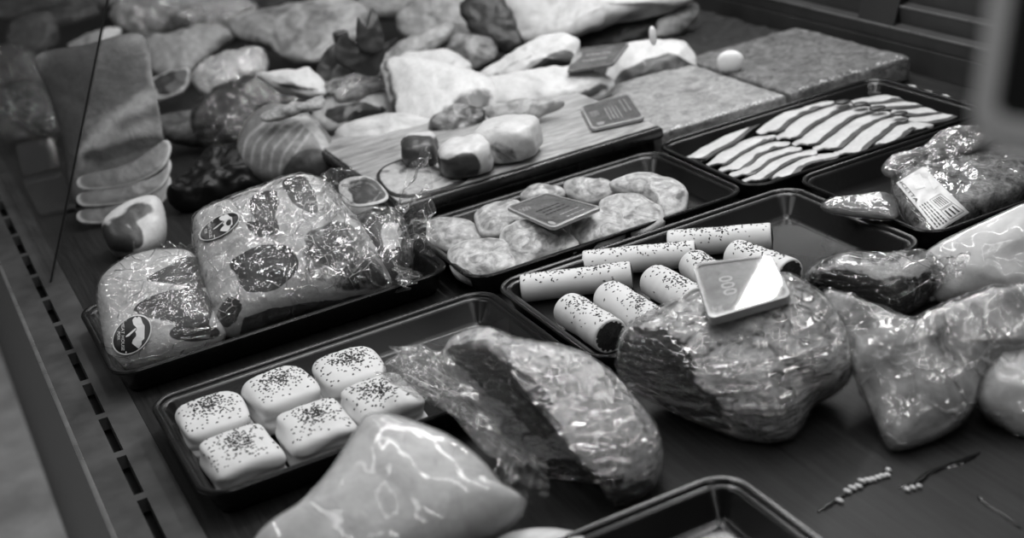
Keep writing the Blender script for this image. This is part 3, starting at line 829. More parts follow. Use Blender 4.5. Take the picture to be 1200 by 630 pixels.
# --- middle pile
P = piece
P('belly_slab', 'pale smooth belly slab left of the loin pieces', 'meat', [(392, 158), (425, 142), (466, 136), (502, 142), (520, 153), (492, 168), (472, 182), (445, 202), (428, 208), (410, 190)], 'fat', 0, .45, .028, .05, patches=[])
P('folded_meat', 'white folded sheet of fat with a dark left edge', 'meat', [(450, 76), (490, 72), (530, 82), (562, 90), (576, 106), (573, 128), (545, 140), (510, 150), (478, 152), (467, 130), (458, 100)], 'clean', .03, .5, .02, .04, default=.86, soft=10, patches=[([(535, 112), (560, 104), (576, 112), (573, 130), (545, 140), (515, 146), (520, 128)], .3), ([(449, 76), (456, 78), (473, 148), (464, 148)], .25)], amp=.004)
P('meat_trimming', 'lumpy grey trimming under the white folded sheet', 'meat', [(500, 142), (520, 128), (550, 122), (570, 130), (566, 148), (535, 160), (505, 158)], 'mixdim', .04, .5, .016, .02, amp=.006, fq=45, default=.45, grow=.95)
P('belly_slab', 'arched belly strip with layered fat, right of the pile middle', 'meat', [(560, 88), (601, 62), (636, 42), (668, 41), (678, 52), (671, 74), (648, 74), (622, 84), (607, 95), (575, 97)], 'clean', .06, .6, .014, .02, grow=1.03, patches=[([(626, 74), (645, 62), (672, 62), (670, 78), (640, 82), (610, 96), (600, 92)], .05), ([(575, 86), (620, 62), (655, 50), (672, 52), (650, 56), (620, 68), (580, 92)], .55)], soft=5)
P('belly_slab', 'flat pale belly slab under the arched strip', 'meat', [(569, 100), (620, 86), (668, 83), (706, 92), (709, 106), (672, 122), (655, 128), (607, 128), (577, 122)], 'clean', .03, .42, .018, .05, patches=[([(655, 116), (706, 98), (712, 108), (660, 130), (640, 130)], .25)])
P('meat_flap', 'curled grey flap of lean beside the loin pieces', 'meat', [(575, 126), (604, 120), (622, 117), (656, 122), (634, 134), (608, 145), (580, 142)], 'fatgrey', .055, .55, .012, .014, amp=.005, fq=40)
P('loin_joint', 'loin joint with pale top and dark striped cut side', 'meat', [(724, 60), (745, 53), (793, 52), (807, 64), (808, 82), (767, 99), (712, 115), (707, 102), (716, 84)], 'clean', .0, .5, .022, .04, patches=[([(709, 108), (727, 86), (775, 64), (806, 70), (809, 84), (712, 118)], .08), ([(735, 92), (780, 72), (790, 74), (740, 98)], .35)], soft=6)
P('rib_slab', 'large pale slab at the top centre, overhanging dark meat', 'meat', [(590, -12), (700, -34), (815, -15), (796, 6), (752, 11), (722, 21), (692, 33), (662, 44), (634, 48), (612, 46), (600, 20)], 'fat', .05, .45, .02, .03, amp=.003, grow=1.)
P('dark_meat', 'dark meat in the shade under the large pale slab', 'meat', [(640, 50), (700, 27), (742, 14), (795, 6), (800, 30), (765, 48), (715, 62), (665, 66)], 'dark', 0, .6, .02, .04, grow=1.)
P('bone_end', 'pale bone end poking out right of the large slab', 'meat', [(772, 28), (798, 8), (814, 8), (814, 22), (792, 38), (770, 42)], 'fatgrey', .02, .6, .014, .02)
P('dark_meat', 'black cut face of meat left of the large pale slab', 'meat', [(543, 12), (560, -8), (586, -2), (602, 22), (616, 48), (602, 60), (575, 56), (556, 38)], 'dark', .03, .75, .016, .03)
P('meat_trimming', 'grey lump with fat spots below the black cut face', 'meat', [(508, 52), (540, 42), (572, 48), (580, 66), (548, 82), (512, 78)], 'mixdim', .02, .6, .018, .03, default=.55, amp=.005)
P('meat_trimming', 'pale grey lump above the light fillet at the top centre', 'meat', [(470, 18), (505, -2), (545, 2), (548, 36), (520, 50), (480, 42)], 'mixdim', .03, .6, .02, .03, default=.7, amp=.006)
P('meat_trimming', 'whitish ragged lump at the very top, centre left', 'meat', [(425, 0), (460, -18), (520, -20), (545, -5), (520, 10), (470, 20), (430, 18)], 'mixdim', .05, .6, .02, .03, default=.9, amp=.006)
P('fillet', 'light triangular fillet right of the dark leaves', 'meat', [(446, 70), (478, 46), (524, 30), (526, 42), (506, 58), (482, 72), (455, 80)], 'fatgrey', .05, .55, .012, .02)
P('fillet', 'pale ridged fillet lying behind the white folded sheet', 'meat', [(470, 72), (490, 62), (530, 62), (548, 78), (530, 92), (490, 88)], 'clean', .04, .5, .014, .02, default=.9)
# leaves
lf = empty('leaf_bunch', at(415, 118, 0), 'bunch of dark pointed leaves standing up in the meat pile', 'leaves')
for i, (px, z) in enumerate((([(419, 54), (419, 20), (428, 33), (436, 8), (446, 28), (450, 54), (434, 62)], .17), ([(400, 40), (415, 48), (445, 52), (468, 43), (452, 62), (442, 88), (415, 84), (392, 68)], .14), ([(368, 98), (377, 66), (395, 50), (403, 62), (393, 88), (384, 118)], .11), ([(386, 102), (394, 76), (425, 70), (447, 82), (432, 94), (402, 104)], .10))):
    pillow('leaf', px, 'leaf', lf, .0, z, .85, .004, .003, .004, 30, i, M_=48, K=8)
bm = bmesh.new(); box_bm(bm, lf.location.x-.012, lf.location.x+.012, lf.location.y-.006, lf.location.y+.012, 0, .12, .004); obj('stalk', bm, 'leaf', lf)
P('wrapped_meat', 'small wrapped piece below the dark leaves', 'meat', [(385, 100), (410, 90), (447, 85), (457, 96), (432, 107), (407, 117), (393, 112)], 'mix', .07, .55, .012, .015, fm='filmx', default=.55)
P('meat_piece', 'fatty piece with dark streaks below the small wrapped piece', 'meat', [(371, 126), (400, 112), (440, 105), (457, 112), (464, 137), (430, 142), (400, 152), (378, 146)], 'mix', .03, .55, .018, .03, default=.7, patches=[([(385, 128), (430, 122), (455, 128), (425, 138), (395, 142)], .0)])
# striped tied roast
arcs = []
for k in range(6):
    c_ = [(283+k*11, 186+k*4), (288+k*11, 164+k*4), (302+k*11, 147+k*3), (322+k*10, 136+k*1.5), (342+k*8, 134+k*1.5)]
    arcs.append((c_+[(a+1.2, b+2.2) for a, b in c_[::-1]], 1.1))
P('rolled_roast', 'striped rolled roast with a dark cut end, behind the big bag', 'meat', [(278, 168), (291, 140), (320, 123), (357, 132), (373, 144), (388, 162), (401, 183), (410, 204), (380, 216), (345, 218), (308, 212), (280, 196)], 'rindgrey', 0, .6, .035, .05, default=.38, soft=3, amp=.003, M_=190, K=46, patches=arcs+[([(332, 212), (342, 184), (366, 174), (398, 182), (412, 214), (370, 222)], -.15), ([(360, 135), (374, 150), (388, 178), (380, 178), (366, 158), (352, 140)], 1.2)])
P('rind_flap', 'rough pale flap lying on top of the striped roast', 'meat', [(311, 134), (328, 125), (362, 119), (375, 114), (374, 127), (349, 132), (318, 141)], 'crustpale', .10, .5, .006, .008, amp=.003, fq=60)
P('wrapped_meat', 'film wrapped fillets shining in the left of the pile', 'meat', [(228, 88), (242, 72), (273, 64), (304, 60), (308, 86), (279, 99), (252, 110), (234, 102)], 'mix', .06, .5, .02, .03, fm='filmx', default=.7)
P('fillet', 'fanned pale strip right of the film wrapped fillets', 'meat', [(305, 88), (324, 86), (362, 83), (377, 99), (374, 112), (345, 109), (320, 100)], 'clean', .08, .5, .012, .02, default=1., patches=[([(318, 96), (350, 100), (374, 104), (372, 108), (340, 106)], .3)], soft=4)
P('wrapped_meat', 'dark bulging wrapped joint behind the striped roast', 'meat', [(235, 128), (255, 108), (300, 94), (332, 104), (374, 114), (366, 128), (325, 132), (300, 150), (285, 170), (245, 166), (230, 148)], 'dark', 0, .6, .03, .05, fm='films')
P('belly_slab', 'broad pale slab with faint lines at the back left', 'meat', [(279, 24), (324, 12), (366, 4), (390, 1), (420, 9), (421, 37), (400, 50), (372, 68), (339, 66), (318, 52), (283, 40)], 'fatgrey', .03, .4, .02, .04, amp=.004)
P('wrapped_meat', 'crumpled film over pale lumps at the top left', 'meat', [(138, 12), (170, -14), (240, -16), (292, 8), (278, 32), (238, 38), (206, 34), (180, 46), (148, 36)], 'crustpale', .02, .6, .03, .04, fm='filmx', amp=.008, fq=40)
P('meat_piece', 'pale lumpy piece below the crumpled film at the top left', 'meat', [(174, 48), (210, 40), (240, 32), (268, 40), (252, 58), (226, 80), (205, 90), (184, 82), (174, 64)], 'mixdim', .02, .5, .02, .03, default=.8, amp=.006)
P('marrow_bone', 'ring shaped cut bone with a dark middle', 'meat', [(179, 94), (200, 85), (219, 84), (217, 102), (202, 112), (184, 112)], 'mix', .02, .6, .008, .02, default=-.1, rimfat=(.72, .9, .8))
P('meat_piece', 'long grey piece running right from the upright slab', 'meat', [(188, 143), (215, 134), (250, 140), (292, 158), (284, 170), (245, 166), (205, 162)], 'lean', .0, .5, .016, .03)
P('meat_piece', 'grey lens shaped piece in the top left corner', 'meat', [(60, 14), (100, 5), (114, 15), (92, 26), (62, 30)], 'lean', .05, .5, .014, .02)
P('meat_piece', 'dark lump at the far left top beside the glass', 'meat', [(14, 30), (55, 18), (66, 45), (44, 66), (15, 62)], 'lean', .02, .6, .02, .03)
P('meat_piece', 'long dark piece across the very top left', 'meat', [(-10, 6), (50, -6), (135, -18), (122, 8), (60, 14), (10, 22)], 'lean', .04, .5, .02, .03)
P('wrapped_meat', 'wrapped dark piece left of the upright slab', 'meat', [(-10, 62), (25, 56), (48, 76), (58, 106), (20, 116), (-8, 104)], 'lean', .02, .6, .02, .03, fm='filmx')
P('wrapped_meat', 'crumpled dark packet above the two dark tags', 'meat', [(-8, 116), (30, 98), (60, 122), (66, 156), (20, 166), (-8, 158)], 'dark', .01, .6, .02, .03, fm='filmx')
P('meat_piece', 'whitish piece just behind the top edge of the upright slab', 'meat', [(84, 52), (110, 40), (135, 34), (136, 46), (120, 60), (90, 66)], 'fat', .06, .5, .012, .02)
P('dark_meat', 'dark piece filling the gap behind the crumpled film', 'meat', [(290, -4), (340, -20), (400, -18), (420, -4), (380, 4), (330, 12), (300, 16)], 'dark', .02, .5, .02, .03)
# upright slab, stack of chops, steak
slab = P('pork_slab', 'tall upright slab of pork with pale rind streaks beside the glass', 'meat', [(42, 66), (100, 52), (166, 40), (179, 90), (190, 150), (194, 205), (150, 226), (90, 240), (74, 165), (56, 108)], 'rindgrey', 0, .9, .010, .02, default=.20, soft=9, p=6, patches=[([(92, 190), (104, 158), (140, 128), (176, 104), (180, 118), (140, 142), (116, 166), (104, 192)], .95), ([(112, 166), (150, 146), (180, 142), (182, 154), (140, 160), (115, 176)], .9), ([(98, 184), (124, 172), (182, 160), (184, 170), (120, 186), (100, 192)], -.2), ([(176, 60), (186, 100), (196, 160), (190, 160), (180, 110), (170, 70)], .9)])
for i, dy in enumerate((44, 24, 4)):
    P('pork_chop', ('lowest', 'middle', 'top')[i]+' chop of the dim stack leaning on the upright slab', 'chop', [(92, 204+dy), (130, 196+dy), (172, 178+dy), (194, 160+dy), (201, 172+dy), (188, 196+dy), (145, 214+dy), (98, 218+dy)], 'rindgrey', (0, .02, .04)[i], .55, .006, .014, 'stack of dim chops', default=.18, rimfat=(.9, .96, 1.1), seed=i)
P('pork_steak', 'thick steak with a broad white rind in front of the upright slab', 'meat', [(120, 262), (148, 240), (178, 231), (191, 240), (195, 268), (186, 290), (165, 302), (150, 298), (128, 290)], 'clean', 0, .6, .022, .04, p=5, soft=8, patches=[([(127, 260), (152, 240), (178, 236), (182, 250), (165, 258), (150, 264)], .28), ([(121, 265), (150, 266), (158, 296), (128, 292)], .2), ([(156, 264), (162, 264), (168, 284), (160, 286)], -.2)])
P('film_bag', 'black glossy bag left of the striped roast', 'bag', [(196, 226), (222, 200), (250, 174), (300, 166), (328, 186), (316, 216), (272, 232), (232, 246), (204, 242)], 'blackfilm', 0, .5, .028, .04, amp=.008, fq=40)

# ================================================================== BAGS IN THE LEFT TRAY
def sticker(parent, surf, c, U, V, seed=0):
    tree = bvh_of(surf)
    def fl(u, v): return (c[0]+u*U[0]+v*V[0], c[1]+u*U[1]+v*V[1])
    def ell(r, n=40): return [fl(r*math.cos(2*PI*k/n), r*math.sin(2*PI*k/n)) for k in range(n)]
    e = obj('round_sticker', drape_poly(tree, ell(1.), .0012), 'ink', parent, label='black round sticker with white emblem')
    bm = bmesh.new(); a = []; b = []
    for (x1, y1), (x2, y2) in zip(ell(.99, 60), ell(.93, 60)):
        a.append(bm.verts.new(drape_pt(tree, x1, y1, .0016) or Vector())); b.append(bm.verts.new(drape_pt(tree, x2, y2, .0016) or Vector()))
    for j in range(60): bm.faces.new((a[j], a[(j+1) % 60], b[(j+1) % 60], b[j]))
    obj('sticker_ring', bm, 'white', e, smooth=False)
    isl = [(345, 110), (385, 60), (415, 85), (430, 60), (465, 75), (490, 150), (520, 190), (515, 370), (480, 400), (475, 450), (435, 505), (380, 465), (340, 430), (355, 380), (400, 330), (400, 300), (385, 270), (410, 240), (400, 210), (360, 170)]
    def z2(p):
        u = (p[0]-338)/285.; v = (p[1]-312)/265.+.34*u
        return fl(u, v)
    def strip(poly, nm):
        q = [z2(p) for p in poly]; bmm = bmesh.new(); vs = []
        for x, y in q: vs.append(bmm.verts.new(drape_pt(tree, x, y, .0018) or Vector()))
        for tri in tessellate_polygon([[Vector((x, y, 0)) for x, y in q]]): bmm.faces.new([vs[i] for i in tri])
        obj(nm, bmm, 'white', e, smooth=False)
    strip(isl, 'emblem_shape'); strip([(250, 345), (255, 325), (385, 222), (405, 232), (330, 300), (300, 330)], 'emblem_stalk'); strip([(251, 95), (262, 95), (262, 565), (251, 565)], 'sticker_line')
    def txt(s, x, y, w, h):
        def fn(a_, b_):
            return drape_pt(tree, *z2((x+b_*h, y-a_*w) if False else (x-(-b_)*-h*-1, y+a_*w)), .0019) or Vector()
        obj('sticker_text', text_bm(s, fn), 'white', e, smooth=False)
    txt('MEAT HOUSE', 208, 330, 66, 62); txt('PORK', 150, 325, 46, 58)
    return e
BT = FL
e, b, f = P('bagged_joint', 'smaller bagged joint with round sticker at the left end of its tray', 'meat', [(115, 342), (124, 322), (150, 304), (185, 295), (225, 298), (238, 325), (254, 370), (264, 394), (230, 412), (190, 424), (150, 434), (129, 424), (119, 385)], 'mix', BT, .55, .028, .05,
   'bagged joints in the left tray', 'films', .002, 26, (1, .5, 1.6), 'joint', default=.9, soft=7, p=3.4, seed=4,
   patches=[([(172, 328), (205, 308), (240, 306), (246, 335), (215, 334), (185, 332)], -.1), ([(160, 362), (185, 344), (236, 340), (250, 372), (220, 380), (180, 372)], -.1), ([(196, 392), (215, 376), (254, 382), (250, 398), (215, 400)], .1)])
sticker(e, f, (154.5, 392), (23.5, -8), (0, 22.5))
tail(e, (196, 300, .07), (232, 302, .07), (190, 288, .075), (232, 292, .075), .004, 3, 2, name='bag_edge')
e, b, f = P('bagged_joint', 'large bagged joint with an oval sticker and crumpled clear bag end', 'meat', [(228, 257), (265, 237), (305, 222), (345, 207), (375, 212), (400, 236), (425, 266), (445, 300), (459, 337), (420, 352), (360, 364), (320, 377), (290, 390), (256, 393), (241, 352), (232, 310)], 'mix', BT, .6, .035, .06,
   'bagged joints in the left tray', 'filmx', .0035, 34, (1, 1, 1), 'joint', default=.9, soft=7, p=3.6, seed=5, M_=110, K=26,
   patches=[([(296, 232), (322, 224), (326, 245), (318, 258), (300, 255)], -.1), ([(292, 262), (322, 256), (326, 270), (300, 278)], .0), ([(272, 306), (300, 290), (335, 288), (350, 310), (338, 330), (305, 342), (285, 330)], -.15), ([(330, 214), (352, 208), (370, 225), (368, 250), (345, 240)], -.1), ([(360, 272), (420, 264), (455, 330), (400, 342), (360, 320)], .42), ([(256, 362), (270, 348), (284, 360), (275, 378), (258, 380)], .05), ([(290, 372), (340, 358), (440, 345), (420, 356), (330, 378), (280, 392)], .15)])
sticker(e, f, (257, 265), (24, -12), (1.5, 12))
tail(e, (362, 222, .115), (385, 262, .10), (420, 206, .12), (408, 262, .085), .009, 3, 1, up=.02)
tail(e, (392, 250, .09), (440, 300, .07), (462, 332, .03), (400, 346, .02), .010, 4, 6, up=.012, base=BT)
e, b, f = P('bagged_joint', 'third bagged joint half hidden behind the large one, bag end standing up', 'meat', [(412, 268), (436, 248), (466, 250), (482, 288), (478, 330), (455, 346), (436, 330)], 'mix', BT, .55, .024, .04,
   'bagged joints in the left tray', 'filmx', .0035, 34, (1, 1, 1), 'joint', default=.35, soft=8, seed=6, patches=[([(448, 268), (462, 262), (470, 285), (455, 292)], 1.)])
tail(e, (462, 250, .09), (472, 300, .055), (502, 172, .14), (512, 300, .06), .010, 4, 3, up=.012)
tail(e, (455, 300, .05), (478, 330, .03), (498, 318, .06), (470, 344, .02), .006, 3, 8, up=.006, base=BT)

# ================================================================== LABELLED PACKET
pk = empty('meat_packet', at(1120, 225, FL), 'clear packet of jellied cured meat with a paper label band', 'packet')
pb = pillow('cured_meat', [(1044, 214), (1058, 202), (1110, 180), (1165, 156), (1215, 152), (1262, 186), (1200, 224), (1136, 252), (1102, 275), (1080, 272), (1056, 246)], 'pate', pk, FL, .034, .12, .014, .034, .002, 40, 2, p=6, M_=110, K=22)
pf = film(pb, pk, FL, .0012, .002, 40, 3, 'film')
tr = bvh_of(pf)
def grid_drape(quad, n, m, off):
    bmm = bmesh.new(); V = []
    for i in range(n+1):
        r = []
        for j in range(m+1):
            u, v = i/n, j/m
            x = (quad[0][0]*(1-u)+quad[1][0]*u)*(1-v)+(quad[3][0]*(1-u)+quad[2][0]*u)*v
            y = (quad[0][1]*(1-u)+quad[1][1]*u)*(1-v)+(quad[3][1]*(1-u)+quad[2][1]*u)*v
            P_ = drape_pt(tr, x, y, off)
            r.append(bmm.verts.new(P_) if P_ else None)
        V.append(r)
    for i in range(n):
        for j in range(m):
            q_ = (V[i][j], V[i+1][j], V[i+1][j+1], V[i][j+1])
            if all(q_): bmm.faces.new(q_)
    loose = [v for v in bmm.verts if not v.link_faces]
    bmesh.ops.delete(bmm, geom=loose, context='VERTS')
    return bmm
def qmap(quad):
    def fn(u, v): return ((quad[0][0]*(1-u)+quad[1][0]*u)*(1-v)+(quad[3][0]*(1-u)+quad[2][0]*u)*v, (quad[0][1]*(1-u)+quad[1][1]*u)*(1-v)+(quad[3][1]*(1-u)+quad[2][1]*u)*v)
    return fn
band = [(1050, 214), (1082, 195), (1136, 249), (1098, 272)]
bo = obj('label_band', grid_drape(band, 14, 20, .0010), 'paper2', pk)
lq = [(1073, 240), (1101, 224), (1134.5, 248), (1097, 270.5)]
lo = obj('paper_label', grid_drape(lq, 14, 16, .0016), 'paper', bo)
def dtext(s, quad, u0, v0, w, h, rot, mt, par, off=.0022, nm='printed_text'):
    mp = qmap(quad); cr, sr = math.cos(rot), math.sin(rot)
    def fn(a, b):
        a2, b2 = a*w, -b*h
        x, y = mp(u0+a2*cr-b2*sr, v0+a2*sr+b2*cr)
        return drape_pt(tr, x, y, off) or at(x, y, .05)
    return obj(nm, text_bm(s, fn), mt, par, smooth=False)
dtext('PANCETTA', band, .13, .12, .12, .15, PI/2, 'ink', bo)
def dbars(n, quad, u0, v0, w, h, par, off=.0022):
    mp = qmap(quad)
    def fn(a, b):
        x, y = mp(u0+b*w, v0+a*h)
        return drape_pt(tr, x, y, off) or at(x, y, .05)
    return obj('small_print', bars_bm(n, fn, n), 'ink', par, smooth=False)
dbars(4, lq, .24, .5, .16, .42, lo)
dbars(5, lq, .72, .29, .15, .16, lo); dbars(3, lq, .72, .73, .14, .13, lo)
for qd in ([(.50, .08), (.94, .08), (.94, .50), (.50, .50)], [(.50, .54), (.94, .54), (.94, .92), (.50, .92)]):
    mp = qmap(lq); bmm = bmesh.new()
    for i in range(4):
        a_, b_ = qd[i], qd[(i+1) % 4]
        for s in range(6):
            p_, q_ = [mp(a_[0]+(b_[0]-a_[0])*t, a_[1]+(b_[1]-a_[1])*t) for t in (s/6, (s+1)/6)]
            pts = [drape_pt(tr, *z, .0022) for z in ((p_[0], p_[1]-.25), (q_[0], q_[1]-.25), (q_[0], q_[1]+.25), (p_[0]+.01, p_[1]+.25))]
            if all(pts): bmm.faces.new([bmm.verts.new(t) for t in pts])
    if len(bmm.verts): obj('label_box', bmm, 'ink', lo, smooth=False)
    else: bmm.free()
so = obj('small_sticker', grid_drape([(1068, 207), (1078, 203), (1085, 219), (1073, 222)], 4, 4, .0016), 'paper', bo)
so = obj('small_sticker', grid_drape([(1087, 207), (1092, 204), (1100, 217), (1094, 222)], 4, 4, .0016), 'paper', bo)
te = pillow('sealed_end', [(962, 241), (975, 233), (1003, 229), (1037, 226), (1050, 238), (1048, 256), (1010, 254), (985, 251), (968, 247)], 'lean', pk, .033, .046, .35, .006, .006, .001, 30, 3, M_=60, K=10)
film(te, pk, .033, .001, .0015, 40, 2, 'film', name='end_film')
tr = bvh_of(te)
obj('end_label', grid_drape([(1001, 231), (1032, 226), (1034, 231), (1008, 237)], 8, 3, .001), 'paper', te)
fp = pillow('film_flap', [(1033, 197), (1050, 182), (1075, 178), (1092, 164), (1122, 148), (1160, 150), (1172, 160), (1130, 184), (1088, 200), (1062, 208), (1042, 208)], 'lean', pk, FL, .055, .5, .008, .006, .004, 50, 5, M_=80, K=12)
film(fp, pk, FL, .001, .003, 50, 4, 'films', name='flap_film')
tr = bvh_of(fp)
dbars(3, [(1048, 196), (1090, 178), (1096, 190), (1056, 206)], .5, .5, .4, .4, fp, .0015)

# ================================================================== FOREGROUND BAGS
e, b, f = P('bagged_meat', 'pale bagged meat lying across the front corner of the parcel tray', 'meat', [(296, 640), (345, 604), (385, 560), (418, 510), (434, 490), (470, 493), (522, 513), (564, 542), (590, 572), (616, 592), (575, 622), (500, 655), (400, 690), (310, 690)], 'fat', .0, .5, .03, .05, None, 'milky', .003, 18, (1, 1, 1), 'joint', seed=9, p=3.4, zc=.062)
z6 = lambda pts: zp(pts, .4, 430, 370)
e, b, f = P('wrapped_joint', 'wrapped joint with dark cut face and twisted bag end, front centre', 'meat', z6([(225, 110), (270, 66), (345, 48), (430, 80), (600, 115), (700, 165), (780, 240), (850, 340), (866, 430), (832, 505), (760, 552), (650, 556), (560, 522), (520, 470), (470, 392), (400, 350), (330, 270), (260, 175)]), 'marble', 0., .6, .045, .06, None, 'filmf', .003, 34, (1, 1, 1.6), 'joint', seed=10, p=3.2, cut=((580, 412), (652, 505), 42, 1), M_=110, K=26, default=.8, soft=12,
   patches=[(z6([(230, 112), (300, 62), (372, 80), (440, 150), (520, 240), (562, 330), (505, 345), (430, 290), (340, 200), (275, 155)]), -.25), (z6([(275, 160), (340, 205), (430, 295), (500, 350), (470, 390), (400, 340), (320, 250)]), .62), (z6([(520, 420), (600, 430), (700, 480), (830, 505), (750, 560), (640, 556), (540, 520)]), -.15)])
be = pillow('bunched_bag_end', [(450, 440), (466, 414), (484, 401), (508, 412), (530, 420), (560, 470), (592, 520), (575, 535), (545, 505), (515, 470), (480, 455)], 'bagend', e, .002, .075, .6, .010, .010, .008, 40, 21, M_=90, K=16, wob=.004)
tail(e, (528, 416, .12), (600, 520, .06), (482, 403, .10), (452, 446, .06), .012, 3, 4, up=.015)
tail(e, (590, 508, .07), (640, 545, .05), (556, 590, .03), (634, 592, .01), .010, 3, 7, up=.008)
z4 = lambda pts: zp(pts, .35556, 700, 290)
e, b, f = P('wrapped_joint', 'large wrapped joint carrying the tilted 000 price tag', 'meat', z4([(68, 340), (100, 268), (160, 238), (250, 200), (340, 160), (450, 130), (620, 105), (705, 140), (770, 190), (832, 300), (842, 400), (800, 455), (722, 500), (685, 560), (640, 622), (560, 642), (460, 618), (400, 592), (280, 540), (150, 472), (78, 430)]), 'marble', 0., .6, .05, .06, None, 'filmw', .004, 30, (1, 1, 2.6), 'joint', seed=12, p=3.2, crease=(.004, 26, (1, 1, 2)), cut=((772, 398), (850, 490), 42, 1), M_=120, K=28, default=.62, soft=12,
   patches=[(z4([(100, 292), (170, 258), (232, 290), (312, 380), (405, 540), (445, 608), (400, 602), (280, 540), (150, 465), (75, 410)]), -.2), (z4([(330, 420), (420, 330), (540, 300), (560, 400), (470, 450), (380, 480)]), .95)])
tf3 = bvh_of(f); hz = [drape_pt(tf3, *q_, .012).z for q_ in ((831, 373), (928, 352), (870, 340))]
zb = max(hz[0], hz[1])
tz = (zb+.012, zb+.014, zb, zb)

price_tag('tilted price tag reading 000 on the wrapped joint by the pastry rolls', [(811, 308), (904, 297), (928, 351), (831, 373)], tz,
          [('000', .33, .50, .25, .24, -PI/2, 'white'), ('kg', .13, .86, .14, .14, 0, 'white'), ('.', .42, .80, .4, .4, 0, 'white')], th=.007)
z3 = lambda pts: zp(pts, .3111, 920, 280)
e, b, f = P('wrapped_joint', 'small film wrapped fillet at the right, its twisted end pointing right', 'meat', z3([(78, 155), (130, 95), (220, 66), (350, 70), (510, 56), (572, 78), (605, 130), (560, 195), (480, 262), (400, 284), (320, 250), (180, 205)]), 'mix', 0., .6, .03, .04, None, 'films', .002, 24, (1, .6, 1.4), 'joint', seed=14, default=.45, patches=[(z3([(290, 90), (400, 110), (540, 80), (500, 130), (350, 140)]), .9), (z3([(150, 150), (250, 130), (400, 190), (480, 230), (380, 270), (220, 200)]), .1)])
tail(e, (1094, 304, .07), (1098, 336, .045), (1136, 301, .075), (1128, 322, .05), .006, 3, 5, up=.004)
P('bagged_meat', 'pale fatty slab in cloudy plastic at the right edge', 'meat', [(1082, 302), (1102, 285), (1150, 262), (1200, 240), (1262, 228), (1262, 345), (1200, 352), (1150, 348), (1100, 352), (1085, 328)], 'fatlight', 0., .75, .02, .03, None, 'milky', .003, 22, (1, 1, 1), 'joint', seed=16, crease=(.006, 16, (.5, 1, 1)))
e, b, f = P('bagged_meat', 'big wrinkled bag of grey meat at the right, corner hanging forward', 'meat', z3([(150, 200), (260, 238), (370, 280), (480, 320), (560, 292), (720, 222), (900, 180), (1040, 190), (1030, 390), (850, 450), (745, 520), (700, 640), (600, 720), (450, 790), (385, 770), (330, 660), (260, 500), (200, 370)]), 'fatgrey', 0., .55, .032, .05, None, 'baggy', .006, 22, (1, 1, .5), 'joint', seed=18, crease=(.010, 14, (1, 1, .4)), p=2.8, M_=120, K=28, ctr=z3([(560, 430)])[0])
P('bagged_meat', 'pale bag cut off by the right edge of the picture', 'meat', [(1142, 446), (1160, 422), (1200, 402), (1250, 396), (1255, 500), (1205, 510), (1170, 494), (1146, 474)], 'fatlight', 0., .55, .03, .04, None, 'filmx', .004, 30, (1, 1, 1), 'joint', seed=20, crease=(.006, 20, (1, 1, 1)))
P('meat_piece', 'pale piece showing only its top at the bottom edge', 'meat', [(580, 634), (620, 621), (662, 622), (700, 634), (700, 668), (640, 680), (585, 665)], 'fat', FL, .5, .015, .02)

# juice trails on the deck
def trail(label, pts, w, seed, beads):
    e = empty('juice_trail', at(*pts[0], 0), label, 'spill', 'wet trails on the deck')
    path = [at(a, b, .0) for a, b in pts]; bm = bmesh.new(); L_ = []
    for i in range(len(path)-1):
        for j in range(10): L_.append(path[i].lerp(path[i+1], j/10))
    rows = []
    for i, p_ in enumerate(L_):
        tg = (L_[min(len(L_)-1, i+1)]-L_[max(0, i-1)]).normalized(); sd = UP.cross(tg)
        ww = w*(.55+.6*abs(noise.noise(Vector((i*.35, seed, 0)))))*(min(1, i/4+.3))*(min(1, (len(L_)-i)/5))
        rows.append([bm.verts.new(p_+sd*ww*k+UP*h) for k, h in ((-1, .0003), (-.5, .0012), (0, .0015), (.5, .0012), (1, .0003))])
    for a, b in zip(rows, rows[1:]):
        for k in range(4): bm.faces.new((a[k], a[k+1], b[k+1], b[k]))
    obj('wet_smear', bm, 'juice', e)
    for (x, y, l) in beads:
        c = at(x, y, .002); s = scale_at(c)
        bm = bmesh.new(); bmesh.ops.create_icosphere(bm, subdivisions=2, radius=1.)
        rt = Matrix.Rotation(math.radians(-75), 3, 'Z')
        for v in bm.verts: v.co = c+rt @ Vector((v.co.x*l/s, v.co.y*2.2/s, v.co.z*.0018))
        obj('fat_droplet', bm, 'bead', e)
trail('dark wet trail with a long row of whitish droplets', [(958, 600), (975, 590), (990, 580), (1010, 570), (1030, 560), (1046, 548)], .004, 1, [(984, 586, 6), (993, 575, 6), (999, 571, 6.5), (1006, 569, 6), (1010, 563, 6), (1017, 562, 5.5), (1023, 561, 5.5), (1029, 559, 5), (1034, 557, 5), (1040, 556, 4.5), (1041, 550, 4)])
trail('dark wet trail with three whitish droplets, right of the longer one', [(1052, 572), (1075, 566), (1086, 556), (1105, 548), (1130, 540), (1150, 530)], .005, 2, [(1063, 573, 4.5), (1070, 571, 4.5), (1077, 569, 4)])
trail('short dark smear with no droplets near the right bottom corner', [(1146, 582), (1158, 592), (1172, 600), (1200, 622)], .003, 3, [])

